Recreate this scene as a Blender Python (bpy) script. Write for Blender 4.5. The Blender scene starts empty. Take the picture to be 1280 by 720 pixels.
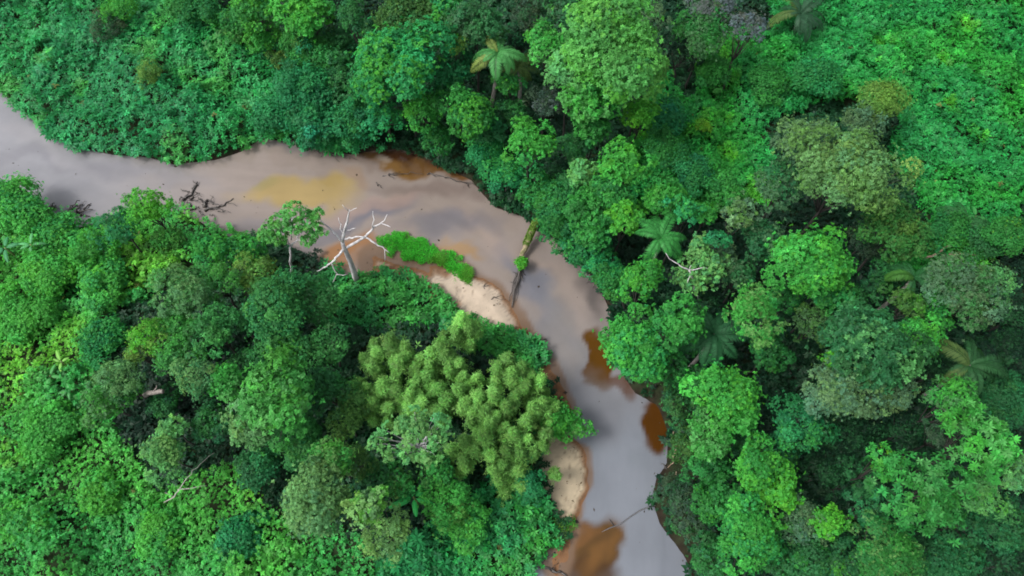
import bpy, math, random
import numpy as np

scene = bpy.context.scene
COL = scene.collection
rng = np.random.default_rng(7)
random.seed(7)

# ------------------------------------------------------------------ camera
CAM_H, PITCH, HFOV = 76.0, math.radians(66.0), math.radians(68.0)
FX = 640.0 / math.tan(HFOV / 2)
CAM = np.array([0.0, -34.0, CAM_H])
FWD = np.array([0.0, math.cos(PITCH), -math.sin(PITCH)])
UPV = np.array([0.0, math.sin(PITCH), math.cos(PITCH)])

def at(px, py, z=0.0):
    """place a point of the site plan (photo pixel) on the height z"""
    a, b = (px - 640.0) / FX, (360.0 - py) / FX
    d = FWD + np.array([a, 0, 0]) + b * UPV
    t = (z - CAM_H) / d[2]
    return CAM + d * t

def metres(px, py, z, rpx):
    a, b = (px - 640.0) / FX, (360.0 - py) / FX
    d = FWD + b * UPV
    return rpx * ((z - CAM_H) / d[2]) / FX

def plan(P):
    """inverse of at(): plan coordinates of world points"""
    R = P - CAM
    dep = R @ FWD
    return np.stack([640 + FX * R[:, 0] / dep, 360 - FX * (R @ UPV) / dep], 1)

cam_d = bpy.data.cameras.new("camera")
cam = bpy.data.objects.new("camera", cam_d)
COL.objects.link(cam)
cam.location = CAM
cam.rotation_euler = (math.pi / 2 - PITCH, 0, 0)
cam_d.sensor_width = 36
cam_d.lens = 18 / math.tan(HFOV / 2)
cam_d.clip_end = 6000
scene.camera = cam

# ------------------------------------------------------------------ world, sun
SUN_EL, SUN_AZ = math.radians(56), math.radians(-105)     # azimuth from +Y towards +X
w = bpy.data.worlds.new("World"); scene.world = w; w.use_nodes = True
nt = w.node_tree; nt.nodes.clear()
sky = nt.nodes.new("ShaderNodeTexSky"); sky.sky_type = 'NISHITA'; sky.sun_disc = False
sky.sun_elevation = SUN_EL; sky.sun_rotation = SUN_AZ
sky.air_density = 1.0; sky.dust_density = 4.0; sky.ozone_density = 1.0
hs = nt.nodes.new("ShaderNodeHueSaturation"); hs.inputs['Saturation'].default_value = 0.25
bg = nt.nodes.new("ShaderNodeBackground"); bg.inputs[1].default_value = 0.15
ow = nt.nodes.new("ShaderNodeOutputWorld")
nt.links.new(sky.outputs[0], hs.inputs['Color']); nt.links.new(hs.outputs[0], bg.inputs[0]); nt.links.new(bg.outputs[0], ow.inputs[0])
sl = bpy.data.lights.new("sun", 'SUN'); sl.energy = 1.5; sl.angle = math.radians(16); sl.color = (1.0, 0.96, 0.9)
so = bpy.data.objects.new("sun", sl); COL.objects.link(so)
from mathutils import Vector, Matrix
tosun = Vector((math.sin(SUN_AZ) * math.cos(SUN_EL), math.cos(SUN_AZ) * math.cos(SUN_EL), math.sin(SUN_EL)))
so.rotation_euler = tosun.to_track_quat('Z', 'Y').to_euler()
scene.view_settings.view_transform = 'Standard'
scene.view_settings.look = 'None'
scene.view_settings.exposure = 1.1
scene.view_settings.gamma = 1.0
scene.render.film_transparent = False
try:
    scene.cycles.max_bounces = 6; scene.cycles.diffuse_bounces = 3; scene.cycles.glossy_bounces = 2
    scene.cycles.transmission_bounces = 4
    scene.cycles.use_denoising = True; scene.cycles.filter_width = 1.8
except Exception:
    pass

# ------------------------------------------------------------------ numpy helpers
_lat = np.random.default_rng(99).random((256, 256))
def noise(x, y, s=1.0, o=0):
    x = np.asarray(x) / s + 31.7 * o + 500; y = np.asarray(y) / s + 17.3 * o + 500
    xi, yi = np.floor(x).astype(int), np.floor(y).astype(int)
    fx, fy = x - xi, y - yi
    fx, fy = fx * fx * (3 - 2 * fx), fy * fy * (3 - 2 * fy)
    g = lambda i, j: _lat[i % 256, j % 256]
    return (g(xi, yi) * (1 - fx) + g(xi + 1, yi) * fx) * (1 - fy) + (g(xi, yi + 1) * (1 - fx) + g(xi + 1, yi + 1) * fx) * fy
def fbm(x, y, s, o=0, n=3):
    r, a, t = 0, 1.0, 0
    for k in range(n):
        r = r + a * noise(x, y, s / 2 ** k, o + 5 * k); t += a; a *= .5
    return r / t
def smooth(a, b, x):
    t = np.clip((x - a) / (b - a), 0, 1)
    return t * t * (3 - 2 * t)
def unit(v):
    return v / np.maximum(np.linalg.norm(v, axis=-1, keepdims=True), 1e-9)
def sdist(pts, poly):
    """signed distance, negative inside"""
    poly = np.asarray(poly, float)[:, :2]; n = len(poly)
    d = np.full(len(pts), 1e9); ins = np.zeros(len(pts), bool)
    for i in range(n):
        a, b = poly[i], poly[(i + 1) % n]
        e = b - a; wv = pts - a
        t = np.clip((wv @ e) / max(e @ e, 1e-12), 0, 1)
        d = np.minimum(d, np.hypot(*(wv - t[:, None] * e).T))
        c = (a[1] <= pts[:, 1]) != (b[1] <= pts[:, 1])
        with np.errstate(divide='ignore', invalid='ignore'):
            xx = a[0] + (pts[:, 1] - a[1]) / (b[1] - a[1]) * e[0] if b[1] != a[1] else np.full(len(pts), 1e9)
        ins ^= c & (pts[:, 0] < xx)
    return np.where(ins, -d, d)

def mesh_obj(name, V, F, mat, parent=None, cols=None, smooth_sh=False, loc=None):
    V = np.asarray(V, np.float32); F = np.asarray(F, np.int32)
    me = bpy.data.meshes.new(name)
    k = F.shape[1]
    me.vertices.add(len(V)); me.vertices.foreach_set("co", V.ravel())
    me.loops.add(F.size); me.loops.foreach_set("vertex_index", F.ravel())
    me.polygons.add(len(F)); me.polygons.foreach_set("loop_start", np.arange(0, F.size, k, dtype=np.int32))
    if smooth_sh:
        me.polygons.foreach_set("use_smooth", np.ones(len(F), bool))
    if cols is not None:
        at_ = me.attributes.new("tint", 'FLOAT_COLOR', 'POINT')
        c = np.ones((len(V), 4), np.float32); c[:, :3] = cols
        at_.data.foreach_set("color", c.ravel())
    me.update(calc_edges=True)
    me.materials.append(mat)
    o = bpy.data.objects.new(name, me); COL.objects.link(o)
    if parent: o.parent = parent
    if loc is not None: o.location = loc
    return o

LABELS = {}
def tag(o, label, cat, group=None):
    o["label"] = label; o["category"] = cat
    if group: o["group"] = group
    LABELS.setdefault(label, []).append(o.name)
    return o
def kind(o, k, label=None):
    o["kind"] = k
    if label: o["label"] = label
    return o
def empty(name, loc, label, cat, group=None):
    o = bpy.data.objects.new(name, None); COL.objects.link(o)
    o.location = loc; o.empty_display_size = .3
    return tag(o, label, cat, group)

# ------------------------------------------------------------------ materials
def new_mat(name):
    m = bpy.data.materials.new(name); m.use_nodes = True
    n = m.node_tree; n.nodes.clear()
    return m, n, n.nodes.new("ShaderNodeOutputMaterial")

def foliage_mat(name, rough=.5, spec=.35, trans=.35, gain=1.0):
    m, n, out = new_mat(name)
    a = n.nodes.new("ShaderNodeAttribute"); a.attribute_name = "tint"
    g = n.nodes.new("ShaderNodeVectorMath"); g.operation = 'SCALE'; g.inputs['Scale'].default_value = gain
    n.links.new(a.outputs['Color'], g.inputs[0])
    p = n.nodes.new("ShaderNodeBsdfPrincipled"); p.inputs['Roughness'].default_value = rough
    p.inputs['Specular IOR Level'].default_value = spec
    t = n.nodes.new("ShaderNodeBsdfTranslucent")
    tm = n.nodes.new("ShaderNodeMix"); tm.data_type = 'RGBA'; tm.blend_type = 'MULTIPLY'; tm.inputs['Factor'].default_value = 1
    tm.inputs[7].default_value = (1.25, 1.15, .55, 1)
    n.links.new(g.outputs[0], tm.inputs[6]); n.links.new(tm.outputs[2], t.inputs[0])
    n.links.new(g.outputs[0], p.inputs['Base Color'])
    mx = n.nodes.new("ShaderNodeMixShader"); mx.inputs[0].default_value = trans
    n.links.new(p.outputs[0], mx.inputs[1]); n.links.new(t.outputs[0], mx.inputs[2]); n.links.new(mx.outputs[0], out.inputs[0])
    return m

def bark_mat(name, c1, c2, rough=.85, scale=6.0):
    m, n, out = new_mat(name)
    tc = n.nodes.new("ShaderNodeTexCoord")
    mp = n.nodes.new("ShaderNodeMapping"); mp.inputs['Scale'].default_value = (1, 1, .35)
    nz = n.nodes.new("ShaderNodeTexNoise"); nz.inputs['Scale'].default_value = scale; nz.inputs['Detail'].default_value = 5
    r = n.nodes.new("ShaderNodeValToRGB"); r.color_ramp.elements[0].position = .35; r.color_ramp.elements[1].position = .65
    r.color_ramp.elements[0].color = (*c1, 1); r.color_ramp.elements[1].color = (*c2, 1)
    p = n.nodes.new("ShaderNodeBsdfPrincipled"); p.inputs['Roughness'].default_value = rough
    b = n.nodes.new("ShaderNodeBump"); b.inputs['Strength'].default_value = .4; b.inputs['Distance'].default_value = .05
    L = n.links.new
    L(tc.outputs['Object'], mp.inputs[0]); L(mp.outputs[0], nz.inputs[0]); L(nz.outputs[0], r.inputs[0]); L(r.outputs[0], p.inputs['Base Color'])
    L(nz.outputs[0], b.inputs['Height']); L(b.outputs[0], p.inputs['Normal']); L(p.outputs[0], out.inputs[0])
    return m

M_LEAF = foliage_mat("leaf_foliage", .55, .18, .36, 1.12)
M_SHRUB = foliage_mat("shrub_foliage", .5, .2, .36, 1.42)
M_GRASS = foliage_mat("grass_blades", .5, .2, .4)
M_BARK = bark_mat("brown_bark", (.014, .013, .011), (.036, .033, .028))
M_PALE = bark_mat("pale_bark", (.17, .16, .14), (.32, .30, .28))
M_DEAD = bark_mat("bleached_wood", (.26, .25, .255), (.50, .49, .50), .85, 3.0)
M_DRIFT = bark_mat("wet_dark_wood", (.018, .015, .014), (.05, .042, .038), .5)
M_LOG = bark_mat("mossy_log_wood", (.075, .08, .03), (.24, .19, .12), .9, 2.2)
M_BROWNWOOD = bark_mat("dry_brown_wood", (.12, .07, .045), (.30, .22, .16))
M_CUT = bark_mat("weathered_cut_wood", (.10, .085, .075), (.19, .165, .15))
M_CULM = bark_mat("green_culm", (.06, .10, .03), (.13, .17, .05), .5)

def attr_mat(name, rough, bump=0, bscale=1.0, spec=.3, colnoise=0.0, nscale=1.0):
    m, n, out = new_mat(name); L = n.links.new
    a = n.nodes.new("ShaderNodeAttribute"); a.attribute_name = "tint"
    p = n.nodes.new("ShaderNodeBsdfPrincipled"); p.inputs['Roughness'].default_value = rough; p.inputs['Specular IOR Level'].default_value = spec
    tc = n.nodes.new("ShaderNodeTexCoord")
    nz = n.nodes.new("ShaderNodeTexNoise"); nz.inputs['Scale'].default_value = nscale; nz.inputs['Detail'].default_value = 6
    L(tc.outputs['Object'], nz.inputs[0])
    mr = n.nodes.new("ShaderNodeMapRange"); mr.inputs[1].default_value = .3; mr.inputs[2].default_value = .7
    mr.inputs[3].default_value = 1 - colnoise; mr.inputs[4].default_value = 1 + colnoise
    L(nz.outputs[0], mr.inputs[0])
    v = n.nodes.new("ShaderNodeVectorMath"); v.operation = 'SCALE'
    L(a.outputs['Color'], v.inputs[0]); L(mr.outputs[0], v.inputs['Scale']); L(v.outputs[0], p.inputs['Base Color'])
    if bump:
        n2 = n.nodes.new("ShaderNodeTexNoise"); n2.inputs['Scale'].default_value = bscale; n2.inputs['Detail'].default_value = 4
        L(tc.outputs['Object'], n2.inputs[0])
        b = n.nodes.new("ShaderNodeBump"); b.inputs['Strength'].default_value = bump; b.inputs['Distance'].default_value = .1
        L(n2.outputs[0], b.inputs['Height']); L(b.outputs[0], p.inputs['Normal'])
    L(p.outputs[0], out.inputs[0])
    return m
M_SOIL = attr_mat("soil_and_litter", .95, .6, 2.0, .1, .35, 1.5)
M_SAND = attr_mat("river_sand", .9, .25, 9.0, .2, .12, 1.1)
M_WATER = attr_mat("silty_water", .09, .05, 1.9, .5, .05, .35)
M_WATER.node_tree.nodes["Principled BSDF"].inputs['IOR'].default_value = 1.33

# ------------------------------------------------------------------ river outline (site plan)
FAR = [(-330, -20), (-120, 40), (-40, 88), (0, 110), (25, 135), (50, 152), (70, 168), (90, 180), (140, 190), (185, 193), (215, 202), (270, 196), (300, 186), (325, 170), (345, 172), (370, 172), (400, 182), (440, 190), (470, 184), (500, 183), (530, 192),
       (555, 205), (590, 222), (605, 240), (620, 256), (645, 264), (660, 270), (690, 292), (720, 315), (735, 335), (748, 352), (762, 380), (770, 405), (775, 440), (778, 462), (795, 488), (825, 505), (838, 540),
       (836, 580), (822, 600), (818, 625), (828, 655), (848, 680), (862, 700), (868, 730), (900, 800), (960, 940)]
NEAR = [(560, 940), (620, 800), (648, 740), (660, 712), (668, 694), (690, 682), (708, 672), (700, 655), (688, 640), (681, 618), (674, 580), (672, 556), (680, 543), (700, 540), (708, 528), (700, 507), (690, 492), (672, 468), (668, 452), (678, 442), (664, 428),
        (642, 421), (606, 411), (578, 396), (550, 377), (522, 358), (500, 346), (482, 340), (460, 344), (430, 348), (405, 336), (380, 322), (350, 310), (325, 306), (300, 300), (270, 290), (245, 275), (220, 262),
        (165, 270), (140, 274), (112, 280), (85, 286), (60, 274), (40, 254), (0, 236), (-60, 218), (-150, 200), (-330, 120)]
RIVER = np.array([at(x, y, .4) for x, y in FAR + NEAR])[:, :2]
SAND_UP = [(452, 318), (466, 306), (484, 312), (520, 326), (548, 332), (572, 330), (585, 338), (604, 346), (625, 360), (640, 378), (648, 392), (652, 408), (640, 424), (600, 412), (560, 388), (520, 366), (480, 348), (455, 348)]
SAND_LOW = [(664, 538), (690, 536), (714, 545), (730, 562), (736, 590), (733, 620), (724, 642), (708, 664), (690, 662), (672, 630), (662, 580)]
SAND_MID = [(640, 400), (658, 408), (676, 432), (690, 452), (704, 476), (716, 502), (718, 522), (700, 522), (680, 490), (660, 460), (645, 430)]
SAND_BOT = [(700, 668), (716, 664), (718, 684), (708, 706), (704, 730), (690, 740), (684, 700)]
W2 = lambda poly, z=.1: np.array([at(x, y, z) for x, y in poly])[:, :2]

def ground_z(x, y, sd=None):
    pts = np.stack([np.atleast_1d(x), np.atleast_1d(y)], 1).astype(float)
    if sd is None: sd = sdist(pts, RIVER)
    z = -1.0 + smooth(-1.8, 1.2, sd) * 1.75 + smooth(1, 14, sd) * 1.0
    z = z + smooth(1, 6, sd) * (fbm(pts[:, 0], pts[:, 1], 14, 3) - .5) * 1.4
    far_ = np.hypot(pts[:, 0], pts[:, 1] - 10)
    z = z + smooth(180, 1200, far_) * 30 * fbm(pts[:, 0], pts[:, 1], 300, 9)
    return z

# ground: one sheet, fine near the river, coarse to the horizon
gx = np.concatenate([-np.geomspace(2600, 100, 22), np.linspace(-96, 96, 241), np.geomspace(100, 2600, 22)])
gy = np.concatenate([-np.geomspace(2600, 60, 22), np.linspace(-56, 76, 166), np.geomspace(80, 2600, 22)])
X, Y = np.meshgrid(gx, gy); P2 = np.stack([X.ravel(), Y.ravel()], 1)
SD = sdist(P2, RIVER)
Z = ground_z(P2[:, 0], P2[:, 1], SD)
def grid_faces(ny, nx):
    i = np.arange(ny * nx).reshape(ny, nx)
    return np.stack([i[:-1, :-1].ravel(), i[:-1, 1:].ravel(), i[1:, 1:].ravel(), i[1:, :-1].ravel()], 1)
n1 = fbm(P2[:, 0], P2[:, 1], 5, 1)[:, None]
gc = np.array([.016, .017, .009]) * (1 - n1) + np.array([.010, .026, .009]) * n1
gc = np.where((SD < .3)[:, None], np.array([.016, .012, .008]), gc)  # bank soil, with undercut shadow put into its dark colour
kind(mesh_obj("ground", np.column_stack([P2, Z]), grid_faces(len(gy), len(gx)), M_SOIL, None, gc, True), "structure")

# ------------------------------------------------------------------ river water
xs = np.arange(-104, 96, .3); ys = np.arange(-54, 76, .3)
X, Y = np.meshgrid(xs, ys); P2 = np.stack([X.ravel(), Y.ravel()], 1)
SDw = sdist(P2, RIVER)
PP = np.column_stack([P2, np.zeros(len(P2))])
UV = plan(PP)
u, v = UV[:, 0], UV[:, 1]
un = u + (noise(P2[:, 0], P2[:, 1], 4, 1) - .5) * 26 + (noise(P2[:, 0], P2[:, 1], 1.3, 2) - .5) * 10
vn = v + (noise(P2[:, 0], P2[:, 1], 4, 3) - .5) * 18 + (noise(P2[:, 0], P2[:, 1], 1.3, 4) - .5) * 8
MID = np.array([at(x, y) for x, y in [(-330, 40), (-60, 150), (60, 200), (150, 228), (300, 232), (420, 240), (520, 250), (600, 290), (660, 345), (710, 420), (750, 490), (778, 560), (778, 640), (775, 740), (740, 940)]])[:, :2]
best = np.full(len(P2), 1e9); along = np.zeros(len(P2)); side = np.zeros(len(P2)); acc = 0.0
for i in range(len(MID) - 1):
    a_, b_ = MID[i], MID[i + 1]; e_ = b_ - a_; l_ = np.hypot(*e_)
    t_ = np.clip(((P2 - a_) @ e_) / l_ ** 2, 0, 1); q_ = P2 - a_ - t_[:, None] * e_; d_ = np.hypot(*q_.T)
    m_ = d_ < best
    best[m_] = d_[m_]; along[m_] = acc + t_[m_] * l_; side[m_] = (np.sign(e_[0] * q_[:, 1] - e_[1] * q_[:, 0]) * d_)[m_]; acc += l_
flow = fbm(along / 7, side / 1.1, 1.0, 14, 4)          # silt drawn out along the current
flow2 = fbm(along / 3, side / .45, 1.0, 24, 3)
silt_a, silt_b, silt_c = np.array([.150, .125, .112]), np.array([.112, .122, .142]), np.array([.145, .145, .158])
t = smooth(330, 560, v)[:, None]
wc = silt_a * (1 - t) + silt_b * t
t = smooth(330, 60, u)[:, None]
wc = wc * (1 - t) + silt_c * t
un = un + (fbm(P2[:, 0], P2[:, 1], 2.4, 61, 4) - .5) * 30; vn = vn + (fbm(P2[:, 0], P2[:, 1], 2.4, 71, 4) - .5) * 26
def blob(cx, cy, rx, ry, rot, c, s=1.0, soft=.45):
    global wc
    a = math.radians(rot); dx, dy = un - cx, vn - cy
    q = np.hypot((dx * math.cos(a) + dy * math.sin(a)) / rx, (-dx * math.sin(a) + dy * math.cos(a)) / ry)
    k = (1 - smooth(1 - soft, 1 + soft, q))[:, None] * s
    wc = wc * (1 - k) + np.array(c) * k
REFL_STREAK = (.078, .078, .094)  # dark blue-grey streaks: reflections painted into the water colour
AMBER, RUST, OCHRE = (.056, .025, .004), (.105, .066, .042), (.190, .140, .058)  # amber: tannin water, with tree reflections painted into the colour
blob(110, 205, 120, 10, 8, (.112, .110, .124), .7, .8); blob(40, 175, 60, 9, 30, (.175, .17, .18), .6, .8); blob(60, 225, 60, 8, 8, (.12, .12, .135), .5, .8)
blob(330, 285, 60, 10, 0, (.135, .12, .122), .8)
blob(460, 268, 46, 9, -14, REFL_STREAK, 1, .8); blob(520, 300, 60, 8, 20, (.19, .15, .13), .6, .8); blob(620, 300, 60, 10, 35, (.185, .145, .125), .6, .8); blob(410, 290, 40, 8, -20, REFL_STREAK, .6, .7); blob(555, 280, 60, 12, -4, REFL_STREAK, .7, .8)
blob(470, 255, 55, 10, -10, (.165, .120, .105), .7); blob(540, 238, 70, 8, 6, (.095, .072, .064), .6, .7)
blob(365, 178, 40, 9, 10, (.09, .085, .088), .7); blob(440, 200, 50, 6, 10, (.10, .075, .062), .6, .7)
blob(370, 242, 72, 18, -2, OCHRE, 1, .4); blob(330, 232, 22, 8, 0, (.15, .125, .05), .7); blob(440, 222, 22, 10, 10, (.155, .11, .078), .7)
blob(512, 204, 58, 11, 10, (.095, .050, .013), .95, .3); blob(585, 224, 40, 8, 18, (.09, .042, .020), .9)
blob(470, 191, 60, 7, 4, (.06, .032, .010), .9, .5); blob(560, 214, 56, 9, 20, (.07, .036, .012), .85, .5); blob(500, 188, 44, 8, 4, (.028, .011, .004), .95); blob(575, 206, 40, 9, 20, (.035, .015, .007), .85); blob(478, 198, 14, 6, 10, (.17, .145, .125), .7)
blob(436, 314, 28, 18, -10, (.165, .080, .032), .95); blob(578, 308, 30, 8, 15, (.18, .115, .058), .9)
blob(672, 372, 14, 66, -32, (.078, .084, .108), .95, .8); blob(708, 360, 12, 60, -32, (.185, .155, .14), .6, .8); blob(728, 470, 12, 60, -14, (.098, .104, .122), .6, .8)  # blue-grey diagonal streak is a painted reflection too
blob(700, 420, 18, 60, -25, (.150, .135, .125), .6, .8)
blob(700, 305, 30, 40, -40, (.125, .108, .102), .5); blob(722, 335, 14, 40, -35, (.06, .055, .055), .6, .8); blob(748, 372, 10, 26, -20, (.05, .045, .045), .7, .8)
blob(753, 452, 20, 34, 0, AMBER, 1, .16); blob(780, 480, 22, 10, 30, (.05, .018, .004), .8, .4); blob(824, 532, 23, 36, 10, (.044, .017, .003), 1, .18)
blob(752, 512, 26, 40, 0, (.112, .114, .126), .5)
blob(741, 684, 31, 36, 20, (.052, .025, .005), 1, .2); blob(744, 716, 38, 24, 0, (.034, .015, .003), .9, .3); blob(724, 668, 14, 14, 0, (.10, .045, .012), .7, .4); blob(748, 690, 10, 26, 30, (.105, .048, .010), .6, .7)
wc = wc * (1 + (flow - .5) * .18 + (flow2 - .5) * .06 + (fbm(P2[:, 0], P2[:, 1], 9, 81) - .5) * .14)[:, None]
for poly, wd in ((SAND_UP, .9), (SAND_LOW, .6), (SAND_MID, .7), (SAND_BOT, .8)):
    ds = sdist(P2, W2(poly)) + (noise(P2[:, 0], P2[:, 1], 1.5, 7) - .5) * .8
    k = (1 - smooth(.1, wd, ds))[:, None] * .9
    wc = wc * (1 - k) + np.array(RUST) * k
keep = SDw < 2.2
F = grid_faces(len(ys), len(xs)); F = F[keep[F].all(1)]
used = np.unique(F); remap = np.full(len(P2), -1); remap[used] = np.arange(len(used))
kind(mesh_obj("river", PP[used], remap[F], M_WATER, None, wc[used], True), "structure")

# ------------------------------------------------------------------ sandbars
def sandbar(name, poly, h, pale, label):
    pw = W2(poly)
    lo, hi = pw.min(0) - 2, pw.max(0) + 2
    xs = np.arange(lo[0], hi[0], .22); ys = np.arange(lo[1], hi[1], .22)
    X, Y = np.meshgrid(xs, ys); P = np.stack([X.ravel(), Y.ravel()], 1)
    d = sdist(P, pw) + (fbm(P[:, 0], P[:, 1], 2.2, 4) - .5) * .9
    z = h * smooth(.25, -2.2, d) - .14 * smooth(-.3, 1.2, d) + (fbm(P[:, 0], P[:, 1], 1.1, 6) - .5) * .08 - .02
    if poly is SAND_UP:
        pu = plan(np.column_stack([P, z * 0]))[:, 0]; z = z - .26 * smooth(585, 540, pu + (noise(P[:, 0], P[:, 1], 1.5, 91) - .5) * 50) * smooth(-.05, .3, z)
    n_ = fbm(P[:, 0], P[:, 1], 1.6, 8)[:, None]
    dry = np.array(pale) * (.85 + .3 * n_)
    wet = np.array([.13, .066, .032])
    k = smooth(.02, .17, z + (n_[:, 0] - .5) * .10)[:, None]
    c = wet * (1 - k) + dry * k
    tide = smooth(.35, .0, np.abs(((z + (n_[:, 0] - .5) * .12) / .085) % 1 - .5))[:, None] * (.28 * (1 - smooth(.2, .36, z)))[:, None]
    c = c * (1 - tide)
    spk = smooth(.80, .9, noise(P[:, 0], P[:, 1], .45, 12))[:, None] * .55
    c = c * (1 - spk) + np.array([.10, .07, .045]) * spk
    F = grid_faces(len(ys), len(xs)); F = F[(d < 1.6)[F].all(1)]
    us = np.unique(F); rm = np.full(len(P), -1); rm[us] = np.arange(len(us))
    kind(mesh_obj(name, np.column_stack([P, z])[us], rm[F], M_SAND, None, c[us], True), "structure", label)
sandbar("sandbar", SAND_UP, .42, (.31, .255, .20), "pale sandbar beside the grass tongue at the river bend")
sandbar("sandbar", SAND_LOW, .45, (.32, .265, .185), "oval pale sandbar on the left bank downstream")
sandbar("sandbar", SAND_MID, .16, (.17, .11, .068), "narrow brown strip of wet sand under the bamboo")
sandbar("sandbar", SAND_BOT, .14, (.16, .105, .07), "small wet sand spit beside the lowest amber pool")

# ------------------------------------------------------------------ leaf geometry
def leaves(P, D, N, L, W_, droop=.15, fold=.12):
    """one folded kite-shaped leaf per row"""
    n = len(P)
    D = unit(D); S = unit(np.cross(N, D)); N2 = np.cross(D, S)
    L = L[:, None]; W_ = W_[:, None]
    V = np.empty((n, 4, 3))
    V[:, 0] = P
    V[:, 1] = P + D * L * .5 + S * W_ * .5 + N2 * L * fold
    V[:, 2] = P + D * L - N2 * L * droop
    V[:, 3] = P + D * L * .5 - S * W_ * .5 + N2 * L * fold
    return V.reshape(-1, 3)
def quads(n):
    return np.arange(n * 4).reshape(n, 4)

def tufts(r, C, N, rad, k, aspect, col, tilt=(-.15, .7), jl=.13):
    """rosettes of k leaves; returns vertices and colours"""
    n = len(C)
    N = unit(N)
    A = unit(np.cross(N, np.where(np.abs(N[:, 2:3]) < .9, [[0, 0, 1.]], [[1., 0, 0]])))
    B = np.cross(N, A)
    ang = (np.arange(k) * 2 * np.pi / k)[None] + r.random((n, 1)) * 6.28 + r.normal(0, .25, (n, k))
    tl = r.uniform(tilt[0], tilt[1], (n, k))
    D = (np.cos(ang)[..., None] * A[:, None] + np.sin(ang)[..., None] * B[:, None]) * np.cos(tl)[..., None] + N[:, None] * np.sin(tl)[..., None]
    L = rad[:, None] * r.uniform(.7, 1.2, (n, k))
    Cn = np.repeat(C, k, 0); Nn = np.repeat(N, k, 0) + r.normal(0, .12, (n * k, 3))
    V = leaves(Cn + D.reshape(-1, 3) * .06 * L.reshape(-1, 1), D.reshape(-1, 3), Nn, L.ravel(), (L * aspect).ravel())
    c = np.repeat(col, k, 0) * np.exp(r.normal(0, jl, (n * k, 1)))
    return V, np.repeat(c, 4, 0)

def rand_dirs(r, n):
    return unit(r.normal(0, 1, (n, 3)))

SPEC = dict(
    broad=dict(flat=.72, nc=30, cr=(.24, .38), tr=.30, cover=1.55, asp=.55, k=7, zmin=-.25),
    dense=dict(flat=.78, nc=34, cr=(.22, .34), tr=.245, cover=1.6, asp=.5, k=7, zmin=-.3),
    fine=dict(flat=.75, nc=38, cr=(.20, .31), tr=.21, cover=1.4, asp=.42, k=6, zmin=-.3),
    star=dict(flat=.75, nc=34, cr=(.20, .30), tr=.48, cover=1.1, asp=.36, k=9, zmin=-.25),
    open=dict(flat=.62, nc=46, cr=(.13, .21), tr=.30, cover=1.7, asp=.55, k=7, zmin=-.1),
    drape=dict(flat=1.05, nc=34, cr=(.22, .34), tr=.24, cover=1.6, asp=.55, k=6, zmin=-.75),
    mound=dict(flat=.6, nc=22, cr=(.28, .42), tr=.21, cover=1.8, asp=.55, k=7, zmin=-.1),
)

def crown_geo(r, R, sp, c1, c2=None, p2=0.0, var=.16):
    s = SPEC[sp]; nc = int(s['nc'] * (1.0 if R > 2.5 else .65))
    i = np.arange(nc) + .5
    zz = 1 - (1 - s['zmin']) * i / nc
    th = i * 2.39996 + r.random() * 6.28
    d = np.stack([np.sqrt(1 - zz ** 2) * np.cos(th), np.sqrt(1 - zz ** 2) * np.sin(th), zz], 1) + r.normal(0, .14, (nc, 3))
    d = unit(d)
    ta = np.arctan2(d[:, 1], d[:, 0])
    lob = .97 + .17 * np.sin(2 * ta + r.random() * 6.28) + .13 * np.sin(3 * ta + r.random() * 6.28) + .08 * np.sin(5 * ta + r.random() * 6.28)
    cr = R * r.uniform(s['cr'][0] * .8, s['cr'][1] * 1.1, nc)
    rad = (R * lob * r.uniform(.74, 1.12, nc) - cr * .75)
    cc = d * rad[:, None] * np.array([1, 1, s['flat']])
    nin = max(4, nc // 5)
    ci = rand_dirs(r, nin) * R * .42 * np.array([1, 1, .4]); ci[:, 2] = np.abs(ci[:, 2]) - .05 * R
    if sp != 'open':
        cc = np.vstack([cc, ci]); cr = np.concatenate([cr, np.full(nin, R * .34)])
    nc = len(cc)
    trad = s['tr'] * .86 * np.clip((R / 4.5) ** .35, .7, 1.2) * r.uniform(.8, 1.2)
    cnt = np.maximum(5, (s['cover'] * 2.2 * np.pi * cr ** 2 / (np.pi * trad ** 2)).astype(int))
    idx = np.repeat(np.arange(nc), cnt)
    out = unit(cc + np.array([0, 0, .35 * R]))
    dd = unit(rand_dirs(r, len(idx)) + out[idx] * .75)
    C = cc[idx] + dd * cr[idx][:, None] * np.array([1, 1, .82]) * (1 + r.normal(0, .13, (len(idx), 1)))
    sprig = (r.random(len(idx)) < .24)[:, None] * np.minimum(r.exponential(.11, (len(idx), 1)), .36) * R
    C = C + unit(dd + np.array([0, 0, .4])) * sprig
    N = unit(dd * .8 + np.array([0, 0, .65]) + r.normal(0, .28, (len(idx), 3)))
    cf = np.exp(r.normal(0, var, nc))
    hue = r.normal(0, .10, (nc, 1)) * np.array([[1.0, .15, -1.0]])
    col = np.array(c1)[None] * cf[idx][:, None] * np.exp(hue[idx]) * np.exp(r.normal(0, .13, (len(idx), 1)))
    if c2 is not None:
        pick = (r.random(nc) < p2)[idx] & (r.random(len(idx)) < .8)
        pick |= r.random(len(idx)) < p2 * .12
        mixv = r.uniform(.35, .85, (len(idx), 1)) * pick[:, None]
        col = col * (1 - mixv) + np.array(c2) * np.exp(r.normal(0, .15, (len(idx), 1))) * mixv
    V, c = tufts(r, C, N, trad * r.uniform(.75, 1.25, len(idx)), s['k'], s['asp'], col)
    return V, c, cc, cr

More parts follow.
